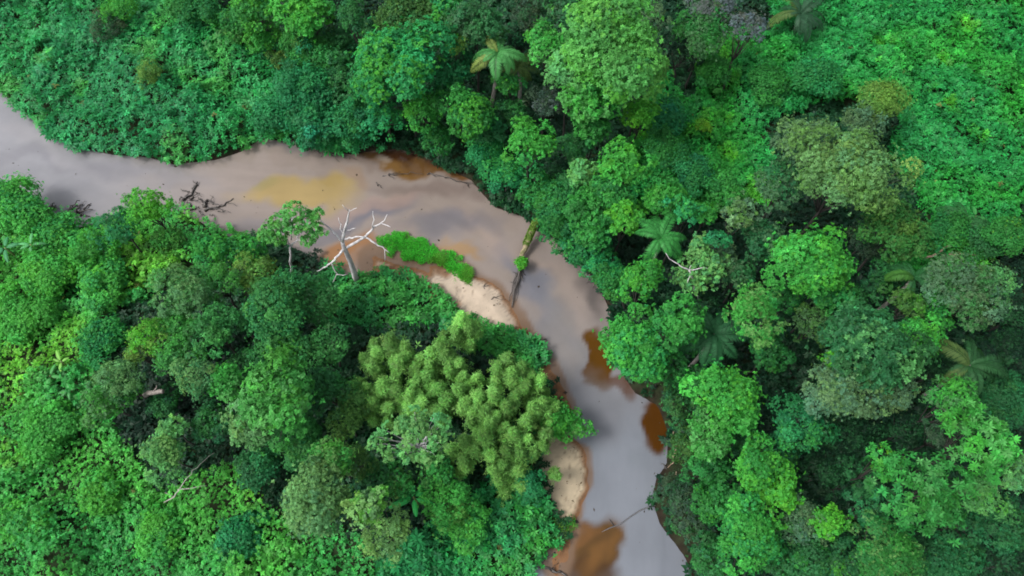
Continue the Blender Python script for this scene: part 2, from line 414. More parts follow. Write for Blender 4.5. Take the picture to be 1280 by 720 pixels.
# ------------------------------------------------------------------ wood geometry
def tube(path, radii, sides=6, cap=True):
    path = np.asarray(path, float); n = len(path)
    T = unit(np.gradient(path, axis=0))
    ref = np.array([0, 0, 1.]) if abs(T[0, 2]) < .9 else np.array([1., 0, 0])
    V = []; A = unit(np.cross(T[0], ref))
    for i in range(n):
        A = unit(A - T[i] * (A @ T[i])); B = np.cross(T[i], A)
        for j in range(sides):
            a = 2 * np.pi * j / sides
            V.append(path[i] + (A * math.cos(a) + B * math.sin(a)) * radii[i])
    F = []
    for i in range(n - 1):
        for j in range(sides):
            k = (j + 1) % sides
            F.append((i * sides + j, i * sides + k, (i + 1) * sides + k, (i + 1) * sides + j))
    if cap:
        for base, rev in ((0, True), ((n - 1) * sides, False)):
            ids = [base + j for j in range(sides)]
            V.append(path[0 if rev else -1]); c = len(V) - 1
            for j in range(0, sides, 2):
                F.append((c, ids[j], ids[(j + 1) % sides], ids[(j + 2) % sides]) if not rev else (c, ids[(j + 2) % sides], ids[(j + 1) % sides], ids[j]))
    return np.array(V), np.array(F)
def join(parts):
    V, F, o = [], [], 0
    for v_, f_ in parts:
        V.append(v_); F.append(f_ + o); o += len(v_)
    return np.vstack(V), np.vstack(F)
def wiggle(a, b, n, amp, r, sag=0.0):
    t = np.linspace(0, 1, n)[:, None]
    p = np.asarray(a) * (1 - t) + np.asarray(b) * t
    p[1:-1] += r.normal(0, amp, (n - 2, 3)) if n > 2 else 0
    p[:, 2] += sag * np.sin(np.pi * t[:, 0])
    return p

# ------------------------------------------------------------------ colours (leaf albedo)
K = dict(
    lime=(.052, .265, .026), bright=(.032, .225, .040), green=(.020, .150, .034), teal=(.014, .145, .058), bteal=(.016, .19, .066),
    dark=(.017, .102, .038), deep=(.006, .032, .017), olive=(.066, .185, .040), dolive=(.036, .115, .028), pale=(.102, .235, .080), grey=(.060, .145, .080),  # deep: near-black shade of the gaps painted into the leaves
    ldark=(.030, .165, .048), lgrey=(.070, .200, .080), lgr=(.036, .205, .040), lgreen=(.060, .25, .060), bcarp=(.048, .28, .052), pgrey=(.080, .200, .075), dgrey=(.028, .066, .044), purple=(.078, .112, .140), yellow=(.130, .265, .060), mint=(.070, .25, .085), yolk=(.092, .26, .02), rust=(.12, .07, .03),
)
K = {k_: (a_ * 1.06, b_, c_ * .84) for k_, (a_, b_, c_) in K.items()}

def tree(px, py, rpx, h, sp, c1, label, c2=None, p2=0.0, seed=0, name="tree", cat="tree", bark=None, lean=(0, 0), group=None, flat=1.0):
    r = np.random.default_rng(int(px * 131 + py * 17 + seed))
    P = at(px, py, h)
    R = metres(px, py, h, rpx) * .95
    bx, by = P[0] - lean[0], P[1] - lean[1]
    if h > 2.5 and sdist(np.array([[bx, by]]), RIVER)[0] < 1.0:
        aa = np.linspace(0, 6.28, 33)[:-1]
        for rad_ in np.arange(.5, 9, .5):
            cand = np.column_stack([bx + np.cos(aa) * rad_, by + np.sin(aa) * rad_]); sd_ = sdist(cand, RIVER)
            if sd_.max() > 1.0:
                bx, by = cand[int(sd_.argmax())]; break
    gz = float(ground_z(bx, by)[0])
    root = empty(name, (bx, by, gz), label, cat, group)
    V, c, cc, cr = crown_geo(r, R, sp, K[c1], K[c2] if c2 else None, p2)
    V[:, 2] *= flat; cc = cc * np.array([1, 1, flat])
    off = P - np.array([bx, by, gz])
    parts = []
    tr = .06 + .034 * R
    top = off + np.array([0, 0, -.15 * R])
    path = wiggle((0, 0, -.4), top, 6, .12, r)
    parts.append(tube(path, np.linspace(tr, tr * .45, 6), 7))
    order = np.argsort(-np.linalg.norm(cc[:, :2], axis=1))[: (26 if sp == 'open' else 11)]
    for q in order:
        s0 = path[3 + int(r.integers(0, 2))]
        e = off + cc[q] * .97
        parts.append(tube(wiggle(s0, e, 5, .10 * R / 4, r, .04 * R), np.linspace(tr * .45, tr * .10, 5), 5))
    bm_ = bark or (M_PALE if sp == 'open' else M_BARK)
    tv, tf = join(parts)
    mesh_obj("trunk", tv, tf, bm_, root, None, True)
    mesh_obj("crown", V + off, quads(len(V) // 4), M_LEAF, root, c)
    return root

# ------------------------------------------------------------------ undergrowth carpets (stuff)
def inpoly(u, v, poly):
    return sdist(np.stack([u, v], 1), np.array(poly)) < 0
TR_ZONE = [(800, 95), (850, 110), (900, 60), (960, 50), (965, -200), (1700, -200), (1700, 250), (1290, 260), (1240, 300), (1180, 345), (1130, 330), (1140, 250), (1120, 150), (1060, 110), (1000, 120), (950, 180), (945, 250), (800, 265), (800, 190)]
TL_ZONE = [(-500, -300), (300, -300), (290, 20), (330, 60), (420, 85), (470, 150), (470, 200), (300, 230), (-500, 230)]
BL_ZONE = [(-500, 190), (150, 215), (300, 290), (220, 340), (160, 400), (130, 440), (100, 500), (200, 600), (280, 560), (340, 640), (480, 700), (500, 1000), (-500, 1000)]
NT_ZONE = [(380, 300), (500, 300), (680, 420), (670, 460), (560, 430), (430, 420), (400, 380)]
NB_ZONE = [(470, 690), (520, 640), (590, 600), (650, 570), (720, 640), (720, 1000), (470, 1000)]

def scatter(dens, lo=(-98, -52), hi=(98, 76)):
    s = 1 / math.sqrt(dens)
    xs = np.arange(lo[0], hi[0], s); ys = np.arange(lo[1], hi[1], s)
    X, Y = np.meshgrid(xs, ys)
    P = np.stack([X.ravel(), Y.ravel()], 1) + rng.uniform(-.5, .5, (X.size, 2)) * s
    # keep what the picture and a step beside it can see
    q = plan(np.column_stack([P, np.full(len(P), 1.5)]))
    return P[(q[:, 0] > -190) & (q[:, 0] < 1470) & (q[:, 1] > -150) & (q[:, 1] < 900)]

PTS = scatter(5.2)
SDP = sdist(PTS, RIVER) + (noise(PTS[:, 0], PTS[:, 1], 2.0, 21) - .5) * 1.3
PTS = PTS[SDP > -.45]; SDP = SDP[SDP > -.45]
q = plan(np.column_stack([PTS, np.full(len(PTS), 2.2)]))
jx = q[:, 0] + (noise(PTS[:, 0], PTS[:, 1], 5, 33) - .5) * 60; jy = q[:, 1] + (noise(PTS[:, 0], PTS[:, 1], 5, 34) - .5) * 60
zone = np.zeros(len(PTS), int)
for zi, pz in ((1, TL_ZONE), (2, TR_ZONE), (3, BL_ZONE), (4, NT_ZONE), (5, NB_ZONE)):
    zone[inpoly(jx, jy, pz)] = zi
ZP = dict([
    (0, ("undergrowth", 1.1, [(.005, .024, .012), (.009, .045, .018)], .36, .5, "undergrowth coloured with gap shade on the forest floor between the trees")),  # leaf colours darkened to paint in the shade between trees
    (1, ("shrub_thicket", 2.9, [(.014, .140, .046), (.016, .165, .043), (.036, .19, .036)], .42, .36, "teal green leafy thicket on the far bank at upper left")),
    (2, ("shrub_thicket", 2.7, [(.020, .19, .026), (.015, .170, .040), (.055, .26, .018)], .32, .40, "bright green leafy thicket filling the upper right corner")),
    (3, ("shrub_thicket", 2.6, [(.042, .225, .030), (.026, .195, .040), (.080, .26, .020)], .20, .5, "light green creeper thicket covering the lower left ground")),
    (4, ("shrub_thicket", 2.4, [(.014, .125, .034), (.018, .150, .036), (.030, .18, .030)], .42, .40, "dark teal thicket between the dead tree and the upper sandbar")),
    (5, ("shrub_thicket", 2.4, [(.014, .150, .046), (.019, .175, .040), (.032, .20, .030)], .42, .40, "blue green thicket left of the lower sandbar")),
])
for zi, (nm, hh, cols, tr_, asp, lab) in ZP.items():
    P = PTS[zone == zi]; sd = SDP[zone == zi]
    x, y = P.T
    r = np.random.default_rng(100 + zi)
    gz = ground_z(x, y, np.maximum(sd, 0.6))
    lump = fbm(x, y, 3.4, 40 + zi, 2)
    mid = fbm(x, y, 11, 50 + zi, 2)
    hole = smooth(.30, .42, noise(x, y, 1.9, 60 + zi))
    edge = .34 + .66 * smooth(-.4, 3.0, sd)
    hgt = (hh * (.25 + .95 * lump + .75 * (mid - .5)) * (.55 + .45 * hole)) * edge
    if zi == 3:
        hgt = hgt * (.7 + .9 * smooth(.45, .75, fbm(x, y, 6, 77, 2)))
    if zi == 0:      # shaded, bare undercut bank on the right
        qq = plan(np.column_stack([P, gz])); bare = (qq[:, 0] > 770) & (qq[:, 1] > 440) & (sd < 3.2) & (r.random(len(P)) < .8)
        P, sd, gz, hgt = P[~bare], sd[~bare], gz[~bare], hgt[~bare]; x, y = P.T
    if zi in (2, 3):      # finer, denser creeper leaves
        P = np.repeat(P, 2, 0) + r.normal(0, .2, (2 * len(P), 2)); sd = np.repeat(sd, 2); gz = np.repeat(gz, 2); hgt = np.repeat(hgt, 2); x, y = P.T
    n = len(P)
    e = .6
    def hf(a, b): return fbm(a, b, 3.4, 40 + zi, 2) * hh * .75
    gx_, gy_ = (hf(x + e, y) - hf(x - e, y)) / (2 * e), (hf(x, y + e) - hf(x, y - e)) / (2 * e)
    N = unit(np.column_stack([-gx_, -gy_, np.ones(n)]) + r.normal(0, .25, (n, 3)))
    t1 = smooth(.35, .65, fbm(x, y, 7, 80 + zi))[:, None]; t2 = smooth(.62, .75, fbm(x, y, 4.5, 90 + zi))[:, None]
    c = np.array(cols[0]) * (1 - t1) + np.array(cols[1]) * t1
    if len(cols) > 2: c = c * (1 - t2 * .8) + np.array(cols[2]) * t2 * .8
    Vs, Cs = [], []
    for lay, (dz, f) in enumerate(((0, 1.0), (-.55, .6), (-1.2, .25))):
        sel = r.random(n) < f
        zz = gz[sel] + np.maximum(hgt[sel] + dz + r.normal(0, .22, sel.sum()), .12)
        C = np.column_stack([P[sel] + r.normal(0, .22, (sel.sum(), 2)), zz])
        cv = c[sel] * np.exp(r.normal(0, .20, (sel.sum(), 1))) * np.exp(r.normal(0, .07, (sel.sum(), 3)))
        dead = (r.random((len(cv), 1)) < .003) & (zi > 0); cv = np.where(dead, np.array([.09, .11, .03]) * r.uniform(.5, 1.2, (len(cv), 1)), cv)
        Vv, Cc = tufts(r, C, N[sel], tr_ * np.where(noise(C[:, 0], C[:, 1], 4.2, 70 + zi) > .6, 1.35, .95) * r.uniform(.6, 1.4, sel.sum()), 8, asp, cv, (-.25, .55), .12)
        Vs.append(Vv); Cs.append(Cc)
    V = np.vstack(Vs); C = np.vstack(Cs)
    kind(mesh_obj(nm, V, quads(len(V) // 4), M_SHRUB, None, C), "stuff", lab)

# grass on the sandbar
def grass(poly, dens, h, c, label):
    pw = W2(poly, .35); lo, hi = pw.min(0), pw.max(0)
    r = np.random.default_rng(5)
    n = int(np.prod(hi - lo) * dens)
    P = r.uniform(lo, hi, (n, 2)); d = sdist(P, pw) + (noise(P[:, 0], P[:, 1], .9, 3) - .5) * 1.1 + (noise(P[:, 0], P[:, 1], .35, 13) - .5) * .7 + r.exponential(.07, len(P)) - .12
    ok_ = (d < 0) & (r.random(n) < .35 + .9 * noise(P[:, 0], P[:, 1], .8, 31)); P = P[ok_]; d = d[ok_]; n = len(P)
    lm = .6 + .8 * noise(P[:, 0], P[:, 1], 1.2, 8)
    z0 = np.full(n, .12)
    a = r.random(n) * 6.28
    D = unit(np.column_stack([np.cos(a) * .55, np.sin(a) * .55, np.full(n, 1.0)]))
    L = h * lm * r.uniform(.6, 1.3, n) * (.5 + .5 * smooth(0, -.8, d))
    Nn = np.column_stack([-np.sin(a) * .3 - np.cos(a), np.cos(a) * .3 - np.sin(a), np.full(n, .6)])
    V = leaves(np.column_stack([P, z0 + .25 * L]), D, Nn, L, np.full(n, .055), .35, .02)
    yl = (smooth(.55, .75, noise(P[:, 0], P[:, 1], 1.7, 41)) * .6 + (r.random(n) < .08) * .4)[:, None]
    cc = (np.array(c) * (1 - yl) + np.array([.10, .23, .03]) * yl) * np.exp(r.normal(0, .25, (n, 1))) * np.exp(r.normal(0, .10, (n, 3)))
    kind(mesh_obj("grass", V, quads(n), M_GRASS, None, np.repeat(cc, 4, 0)), "stuff", label)
grass([(468, 296), (484, 289), (505, 294), (540, 303), (566, 316), (584, 328), (590, 345), (585, 357), (572, 354), (566, 340), (545, 331), (520, 325), (492, 316), (474, 306)], 420, .5, (.046, .37, .030), "tongue of vivid green grass on the upper sandbar")
grass([(680, 652), (700, 645), (718, 645), (720, 660), (708, 676), (690, 682), (680, 672)], 130, .8, (.032, .19, .028), "low green grass below the lower sandbar")



# ------------------------------------------------------------------ trees: (px, py, rpx, crown height, look, colour, label, second colour, share)
T = [
 # far bank, upper left
 (150, 10, 26, 5.5, 'fine', 'bright', "feathery bright green small tree at the top edge above the teal thicket", 'lime', .3),
 (136, 34, 24, 4.6, 'fine', 'dgrey', "dull grey-green bush sticking out of the teal thicket, near the top edge", 'dark', .4),
 (186, 92, 18, 4.4, 'fine', 'olive', "pale yellow-olive flowering bush alone in the middle of the teal thicket", 'yellow', .45),
 (243, 8, 34, 6.0, 'mound', 'green', "mid green low crown at the top edge, over the middle of the teal thicket", 'teal', .4),
 (300, 36, 26, 6.0, 'dense', 'green', "small green tree at the right end of the teal thicket, below the olive-topped tree", 'olive', .2),
 (322, 14, 32, 9.5, 'dense', 'green', "tree with yellow-green flecked crown at the top edge, left of the brighter round crown", 'lime', .4),
 (382, 20, 31, 10.5, 'broad', 'bright', "rounded bright yellow-green tree near the top edge, left of a small dark round crown", 'lime', .45),
 (330, 48, 24, 6.0, 'dense', 'bright', "small bright green crown tucked under the yellow-green flecked tree", 'lime', .35),
 (349, 74, 14, 4.8, 'fine', 'dolive', "little olive bush with yellowish flower spikes above the teal drapes", 'yellow', .35),
 (375, 50, 26, 7.5, 'dense', 'green', "muted green crown directly below the rounded bright yellow-green tree", 'olive', .25),
 (440, 20, 21, 13.0, 'dense', 'dark', "small dark ball-shaped crown standing over a black gap at the top", 'green', .4),
 (411, 14, 22, 6.5, 'fine', 'deep', "near-black low crown in the gap left of the dark ball-shaped crown"),
 (400, 72, 32, 6.0, 'mound', 'green', "muted green mound between the yellow-green tree and the big two-tone teal tree", 'dark', .4),
 (428, 52, 22, 6.0, 'dense', 'dark', "dusky green crown under the dark ball-shaped crown, left of the two-tone tree", 'teal', .3),
 (385, 108, 42, 5.2, 'drape', 'teal', "smooth vine-covered teal mound left of the two-tone tree", 'bteal', .3),
 (432, 100, 32, 5.6, 'drape', 'dark', "dull green vine-covered mound touching the two-tone tree on its left", 'green', .5),
 (400, 152, 38, 3.8, 'drape', 'teal', "teal vine-covered bush at the water, above the thin branch on the far shore", 'bteal', .3),
 (352, 142, 32, 3.2, 'mound', 'teal', "teal leafy bush at the far water's edge where the thicket gives way to vines", 'bteal', .4),
 (446, 150, 32, 4.6, 'drape', 'teal', "teal-green hanging bush at the water left of the dark orange backwater", 'green', .4),
 (502, 78, 54, 14.0, 'broad', 'bteal', "big two-tone tree, teal crown with vivid lime patches, above the orange backwater", 'lime', .40),
 (470, 108, 30, 11.0, 'broad', 'bteal', "lower teal tree hugging the left foot of the big two-tone tree", 'lime', .35),
 (480, 148, 26, 6.5, 'drape', 'bteal', "bright teal drooping tree just left of where the backwater turns brown", 'bright', .3),
 (514, 16, 42, 12.5, 'dense', 'dolive', "dark olive-green tree at the top edge behind the two-tone tree", 'dark', .4),
 (556, 6, 22, 14.5, 'broad', 'bteal', "bright teal crown cut by the top edge, left of the grey-green dome", 'lime', .3),
 (594, 32, 33, 14.5, 'dense', 'dark', "grey-green dome-shaped tree up and left of the lone palm", 'grey', .35),
 (570, 54, 16, 14.0, 'fine', 'olive', "small olive-yellow crown squeezed between the two-tone tree and the grey-green dome", 'yellow', .25),
 (570, 84, 27, 10.5, 'broad', 'teal', "deep teal crown with big leaves left of the lone palm", 'dark', .45),
 (526, 140, 26, 9.0, 'drape', 'bright', "bright green tree at the mouth of the orange backwater, drooping over it", 'lime', .3),
 (545, 172, 21, 5.5, 'drape', 'green', "curtain of hanging green vines dipping into the orange backwater", 'teal', .4),
 (584, 142, 36, 10.5, 'dense', 'green', "green tree with one lime patch over the right end of the orange backwater", 'lime', .15),
 (606, 190, 28, 5.0, 'mound', 'bteal', "teal-green rounded bush at the water right of the orange backwater", 'bright', .3),
 (630, 216, 26, 5.0, 'mound', 'bteal', "teal-green rounded bush at the outer bend, up-left of the mossy log", 'bright', .4),
 (612, 160, 22, 7.5, 'dense', 'dark', "dark green crown behind the teal bushes right of the backwater", 'teal', .4),
 (636, 106, 17, 9.5, 'dense', 'green', "small light green crown just below the lone palm's trunk", 'lime', .35),
 (650, 48, 20, 9.0, 'dense', 'deep', "deep teal crown in shade right of the lone palm", 'teal', .35),
 (662, 16, 24, 13.5, 'fine', 'dgrey', "dull grey tree at the top edge up-right of the lone palm", 'dark', .4),
 (716, 6, 34, 15.5, 'broad', 'dark', "dark grey-green layered crown cut by the top edge, beside a fern-like palm tip", 'dgrey', .4),
 (682, 52, 27, 14.0, 'broad', 'bright', "bright green crown with a pale dead twig, left shoulder of the tallest bright tree", 'mint', .4),
 (768, 62, 68, 18.5, 'broad', 'lgreen', "tallest bright green tree with a huge lumpy crown near the top centre", 'lime', .32),
 (712, 84, 30, 15.0, 'broad', 'mint', "mint green crown pressed against the left side of the tallest bright tree", 'lime', .25),
 (808, 84, 26, 15.5, 'dense', 'olive', "olive-green crown on the right flank of the tallest bright tree", 'lime', .35),
 (745, 122, 40, 13.5, 'broad', 'bright', "bright green crown below the tallest bright tree", 'mint', .4),
 (800, 142, 22, 10.5, 'broad', 'lime', "glossy lime-green crown at the lower right foot of the tallest bright tree"),
 (660, 178, 31, 14.0, 'broad', 'bright', "round bright green crown of rosettes standing alone above the mossy log", 'lime', .3),
 (682, 128, 24, 9.0, 'fine', 'dgrey', "purplish grey thin-leaved crown up-right of the round rosette crown", 'purple', .4),
 (727, 216, 20, 11.5, 'broad', 'mint', "small mint-green star-leaved crown, left of the larger light green crown"),
 (782, 206, 33, 13.5, 'broad', 'bright', "light green rounded crown right of the small mint star-leaved crown", 'lime', .35),
 (742, 160, 22, 11.0, 'broad', 'green', "flat green crown above the small mint star-leaved crown", 'bright', .5),
 (700, 215, 22, 6.0, 'fine', 'deep', "dark shaded crown between the round rosette crown and the mint crown", 'dark', .4),
 (815, 16, 22, 15.0, 'fine', 'grey', "grey-green crown at the top edge right of the tallest bright tree", 'dgrey', .4),
 (852, 62, 28, 8.0, 'fine', 'deep', "almost black low crown in the deep gap right of the tallest bright tree", 'dgrey', .3),
 (880, 40, 34, 12.0, 'fine', 'green', "mixed green and grey crown left of the grey-purple tree", 'grey', .4),
 (932, 34, 24, 13.5, 'fine', 'purple', "grey-purple leafless-looking crown near the top, right of the mixed green crown", 'grey', .15),
 (888, 2, 34, 13.5, 'fine', 'purple', "wide grey-purple crown cut off by the top edge", 'green', .35),
 (890, 92, 26, 6.5, 'mound', 'green', "green bush under the mixed green and grey crown", 'bright', .3),
 # right: the pale olive group and the forest below it
 (1102, 126, 31, 9.5, 'fine', 'olive', "olive tree with yellow rim and grey middle at the edge of the bright thicket", 'yellow', .35),
 (1078, 152, 26, 9.0, 'fine', 'grey', "grey-green crown between the yellow-rimmed olive tree and the pale olive giant", 'dgrey', .3),
 (1016, 96, 30, 6.0, 'mound', 'bteal', "teal bushy mound above the pale olive giant, below the dark palm", 'green', .35),
 (962, 110, 28, 5.0, 'mound', 'green', "mid green bushy mound at the left end of the upper right thicket", 'bright', .4),
 (1058, 216, 62, 17.5, 'fine', 'pgrey', "pale olive giant with a broad layered crown right of centre", 'olive', .45),
 (1012, 182, 40, 15.0, 'fine', 'grey', "grey-green upper shoulder of crown on the pale olive giant's left", 'pale', .35),
 (976, 232, 34, 14.0, 'fine', 'dark', "blue-grey crown in shade left of the pale olive giant", 'grey', .45),
 (1118, 288, 40, 11.5, 'dense', 'dolive', "olive-green small-leaved tree under the pale olive giant's right side", 'green', .5),
 (1080, 300, 24, 7.0, 'fine', 'dgrey', "dark blue-grey crown between the vivid green crown and the olive small-leaved tree", 'dark', .4),
 (1010, 330, 47, 15.0, 'broad', 'bright', "vivid green flat-topped tree below the dark gap under the pale olive giant", 'lime', .3),
 (1036, 366, 30, 12.5, 'broad', 'green', "green crown hanging off the lower side of the vivid flat-topped tree", 'bteal', .4),
 (942, 394, 36, 16.5, 'dense', 'bright', "yellow-tipped light green crown right of the drooping palm", 'pale', .5),
 (856, 264, 20, 13.5, 'dense', 'bteal', "brilliant smooth green crown up-right of the feathery palm", 'bright', .5),
 (882, 268, 16, 12.5, 'dense', 'bright', "small leafy crown touching the brilliant smooth crown on the right", 'green', .5),
 (832, 246, 28, 11.5, 'broad', 'bright', "bright green crown above the feathery palm", 'green', .4),
 (898, 300, 14, 13.5, 'dense', 'teal', "small oval blue-green crown above the bare forked branch", 'bteal', .3),
 (925, 268, 25, 13.5, 'star', 'grey', "greyish star-leaved crown right of the brilliant smooth crown", 'olive', .35),
 (952, 300, 28, 11.0, 'dense', 'dark', "shaded dark grey-green crown left of the vivid flat-topped tree", 'grey', .35),
 (900, 330, 26, 9.0, 'star', 'grey', "thin greyish star-leaved crown beside the bare forked branch", 'mint', .25),
 (880, 384, 22, 7.0, 'dense', 'deep', "dark low crown above the drooping palm", 'dark', .4),
 (800, 350, 28, 13.5, 'dense', 'bright', "light green yellow-mottled crown below the feathery palm", 'lime', .35),
 (768, 352, 25, 9.5, 'dense', 'green', "green crown at the right bank left of the yellow-mottled crown", 'bteal', .4),
 (792, 432, 41, 14.0, 'broad', 'bright', "big bright green tree leaning over the round amber pool", 'bteal', .35),
 (846, 408, 36, 15.0, 'broad', 'green', "big green crown joined to the right of the tree over the amber pool", 'bright', .45),
 (838, 456, 26, 10.5, 'broad', 'green', "darker green crown under the tree over the amber pool", 'dark', .45),
 (742, 268, 40, 11.0, 'broad', 'green', "broad green crown behind the far bank, right of the mossy log's upper end", 'bright', .45),
 (780, 274, 24, 12.5, 'broad', 'lime', "lime-topped crown left of the feathery palm", 'bright', .55),
 (698, 258, 34, 8.5, 'dense', 'green', "green small-leaved bank tree just above the mossy log", 'teal', .45),
 (668, 236, 26, 6.5, 'dense', 'green', "green bank tree whose branches hang over the mossy log's upper end", 'bteal', .4),
 (700, 288, 26, 5.0, 'drape', 'green', "leafy bush hanging over the water right of the mossy log", 'teal', .4),
 (732, 312, 30, 7.0, 'dense', 'teal', "teal-green bank tree over the undercut bank", 'bright', .4),
 (752, 334, 24, 7.0, 'dense', 'bteal', "bright teal-green bank tree by the exposed brown roots", 'bright', .3),
 (716, 238, 26, 9.5, 'dense', 'dark', "dusky green crown under the round rosette crown's right side", 'green', .4),
 (766, 244, 24, 12.5, 'broad', 'green', "plain green crown directly under the light green rounded crown", 'bright', .4),
 (1202, 362, 47, 14.0, 'fine', 'grey', "grey-green dome with fine pale leaves near the right edge", 'green', .45),
 (1240, 352, 26, 13.0, 'fine', 'mint', "paler crown on the right shoulder of the grey-green dome", 'grey', .5),
 (1166, 385, 24, 11.5, 'dense', 'bright', "bright green crown left of and below the grey-green dome", 'teal', .4),
 (1086, 436, 56, 17.0, 'broad', 'dark', "big dusky tree speckled with pale new leaves, right of centre", 'mint', .14),
 (1050, 488, 46, 15.5, 'fine', 'grey', "grey-green lower crown under the dusky speckled tree", 'pale', .25),
 (1112, 492, 32, 14.5, 'fine', 'grey', "greyish crown with yellowish tips, right side under the dusky speckled tree", 'pale', .35),
 (1152, 420, 27, 14.5, 'dense', 'bright', "bright green narrow crown on the right of the dusky speckled tree", 'lime', .3),
 (1136, 380, 20, 13.0, 'dense', 'dolive', "olive and lime crown above the bright narrow crown", 'lime', .35),
 (1016, 404, 30, 11.0, 'fine', 'dolive', "dull olive-brown crown left of the dusky speckled tree", 'grey', .35),
 (985, 448, 30, 7.5, 'star', 'deep', "very dark star-leaved crown left of the yellow-spotted shrub", 'dgrey', .4),
 (1042, 448, 13, 12.0, 'dense', 'lime', "small yellow-spotted crown on the dusky speckled tree's left edge", 'yolk', .4),
 (1186, 290, 30, 5.0, 'mound', 'green', "dark green bush beside the fallen brown branch", 'teal', .3),
 (1262, 294, 28, 7.0, 'mound', 'green', "green and yellow bush at the right edge above the grey-green dome", 'yolk', .15),
 (1230, 300, 28, 5.0, 'mound', 'dark', "dark green bush between the fallen brown branch and the right edge", 'green', .4),
 # lower right
 (1000, 532, 36, 13.0, 'fine', 'teal', "blue-green soft crown left of the darkest gap, lower right", 'bright', .25),
 (962, 492, 26, 7.0, 'dense', 'deep', "nearly black crown between the lime bank tree and the blue-green crown"),
 (908, 498, 42, 14.0, 'broad', 'bright', "bright lime-green tall tree below the drooping palm", 'lime', .40),
 (890, 542, 33, 11.5, 'broad', 'bright', "bright green crown spilling down the left side of the lime tall tree", 'mint', .35),
 (952, 588, 38, 13.5, 'dense', 'bright', "finely leaved bright green crown below the lime tall tree", 'lime', .4),
 (850, 506, 26, 6.0, 'drape', 'dark', "dark vine-hung bank tree beside the second amber pool", 'dolive', .4),
 (862, 556, 27, 6.5, 'drape', 'dolive', "olive-dark vine-hung bank tree just downstream of the second amber pool", 'dark', .5),
 (884, 585, 28, 8.0, 'drape', 'green', "green vine-hung tree one row back from the bank, left of the fine bright crown", 'dark', .4),
 (852, 622, 29, 5.5, 'fine', 'dgrey', "dull grey-green bush overhanging the right bank near the bottom", 'dark', .4),
 (862, 652, 25, 5.0, 'fine', 'dgrey', "dull grey-green bush right below the overhanging one, near the bottom right bank", 'green', .35),
 (890, 630, 26, 8.0, 'dense', 'green', "green crown behind the dull grey-green bank bushes", 'lime', .2),
 (935, 668, 42, 13.0, 'dense', 'bright', "bright green crown near the bottom edge, right of the grey-green bank bushes", 'bteal', .35),
 (970, 622, 30, 13.0, 'broad', 'lime', "lime-green crown between the two bright crowns, lower right of centre", 'bright', .5),
 (1002, 652, 32, 12.0, 'fine', 'grey', "grey-green crown right of the lime crown above a black gap", 'green', .4),
 (1036, 654, 22, 13.0, 'dense', 'lime', "small lime crown on the right of the grey-green crown above the black gap", 'bright', .4),
 (1154, 618, 56, 16.5, 'star', 'green', "big tree of large separate leaf rosettes in the lower right", 'mint', .25),
 (1106, 582, 22, 15.0, 'star', 'bright', "bright leaf-rosette crown at the upper left of the big rosette tree", 'yolk', .3),
 (1092, 636, 34, 13.0, 'star', 'dark', "dark teal rosette crown left of the big rosette tree", 'teal', .4),
 (1192, 506, 38, 14.5, 'fine', 'bright', "bright green fine-leaved crown below the star-shaped palm", 'grey', .4),
 (1226, 556, 42, 16.0, 'star', 'bright', "pointed-leaf green crown right of the big rosette tree", 'mint', .3),
 (1262, 592, 32, 15.0, 'fine', 'mint', "pale green crown at the right edge above the bottom corner", 'grey', .3),
 (1224, 620, 26, 15.0, 'fine', 'mint', "pale green drooping crown on the right flank of the big rosette tree", 'lime', .35),
 (1180, 545, 26, 10.0, 'star', 'dgrey', "grey shaded crown under the bright fine-leaved crown", 'dark', .4),
 (1254, 500, 36, 8.0, 'fine', 'dark', "dark blue-green crown at the right edge right of the fine-leaved crown", 'teal', .3),
 (1262, 440, 34, 6.5, 'fine', 'deep', "very dark blue-green crown at the right edge right of the star-shaped palm", 'dark', .5),
 (1268, 395, 26, 6.5, 'fine', 'deep', "very dark crown at the right edge under the paler shoulder crown", 'dark', .5),
 (1062, 546, 38, 7.0, 'fine', 'deep', "near-black crown in the darkest gap left of the big rosette tree", 'dark', .5),
 (1034, 592, 34, 7.5, 'fine', 'deep', "dark green crown between the fine bright crown and the rosette trees", 'dark', .6),
 (1108, 694, 46, 14.0, 'fine', 'green', "mixed green and pale crown at the bottom edge below the rosette trees", 'pale', .25),
 (1060, 708, 32, 12.0, 'fine', 'dark', "dark green crown at the bottom edge left of the mixed pale crown", 'lime', .2),
 (1012, 706, 34, 11.0, 'dense', 'dark', "dusky crown at the bottom edge under the black gap", 'bright', .3),
 (1182, 700, 40, 8.5, 'fine', 'dark', "dark teal crown at the bottom edge right of the mixed pale crown", 'teal', .35),
 (1250, 654, 38, 10.0, 'fine', 'dark', "dark blue-green crown at the right edge near the bottom corner", 'teal', .35),
 (1258, 708, 34, 8.5, 'fine', 'deep', "very dark crown in the bottom right corner", 'dark', .5),
 (886, 696, 28, 8.0, 'dense', 'dark', "dark green crown at the bottom by the black shaded bank", 'green', .4),
 # near bank, left
 (184, 258, 27, 10.0, 'dense', 'lime', "round lime-green tree standing out at the water's edge on the left", 'bright', .5),
 (148, 284, 26, 8.0, 'fine', 'teal', "dark teal feathery tree left of the round lime tree", 'dark', .4),
 (208, 300, 20, 5.0, 'dense', 'lgr', "olive-green bush below right of the round lime tree", 'dolive', .4),
 (18, 262, 40, 3.2, 'mound', 'bcarp', "bright green bush at the left edge by the water", 'bteal', .4),
 (66, 300, 34, 2.4, 'mound', 'bcarp', "bright green creeper mound right of the dark snag at the left", 'bteal', .4),
 (116, 310, 28, 4.6, 'dense', 'bright', "light green bush under the dark teal feathery tree, left side", 'lime', .3),
 (264, 318, 26, 6.5, 'dense', 'bright', "round bright green bush at the water below the branch tangle", 'bteal', .35),
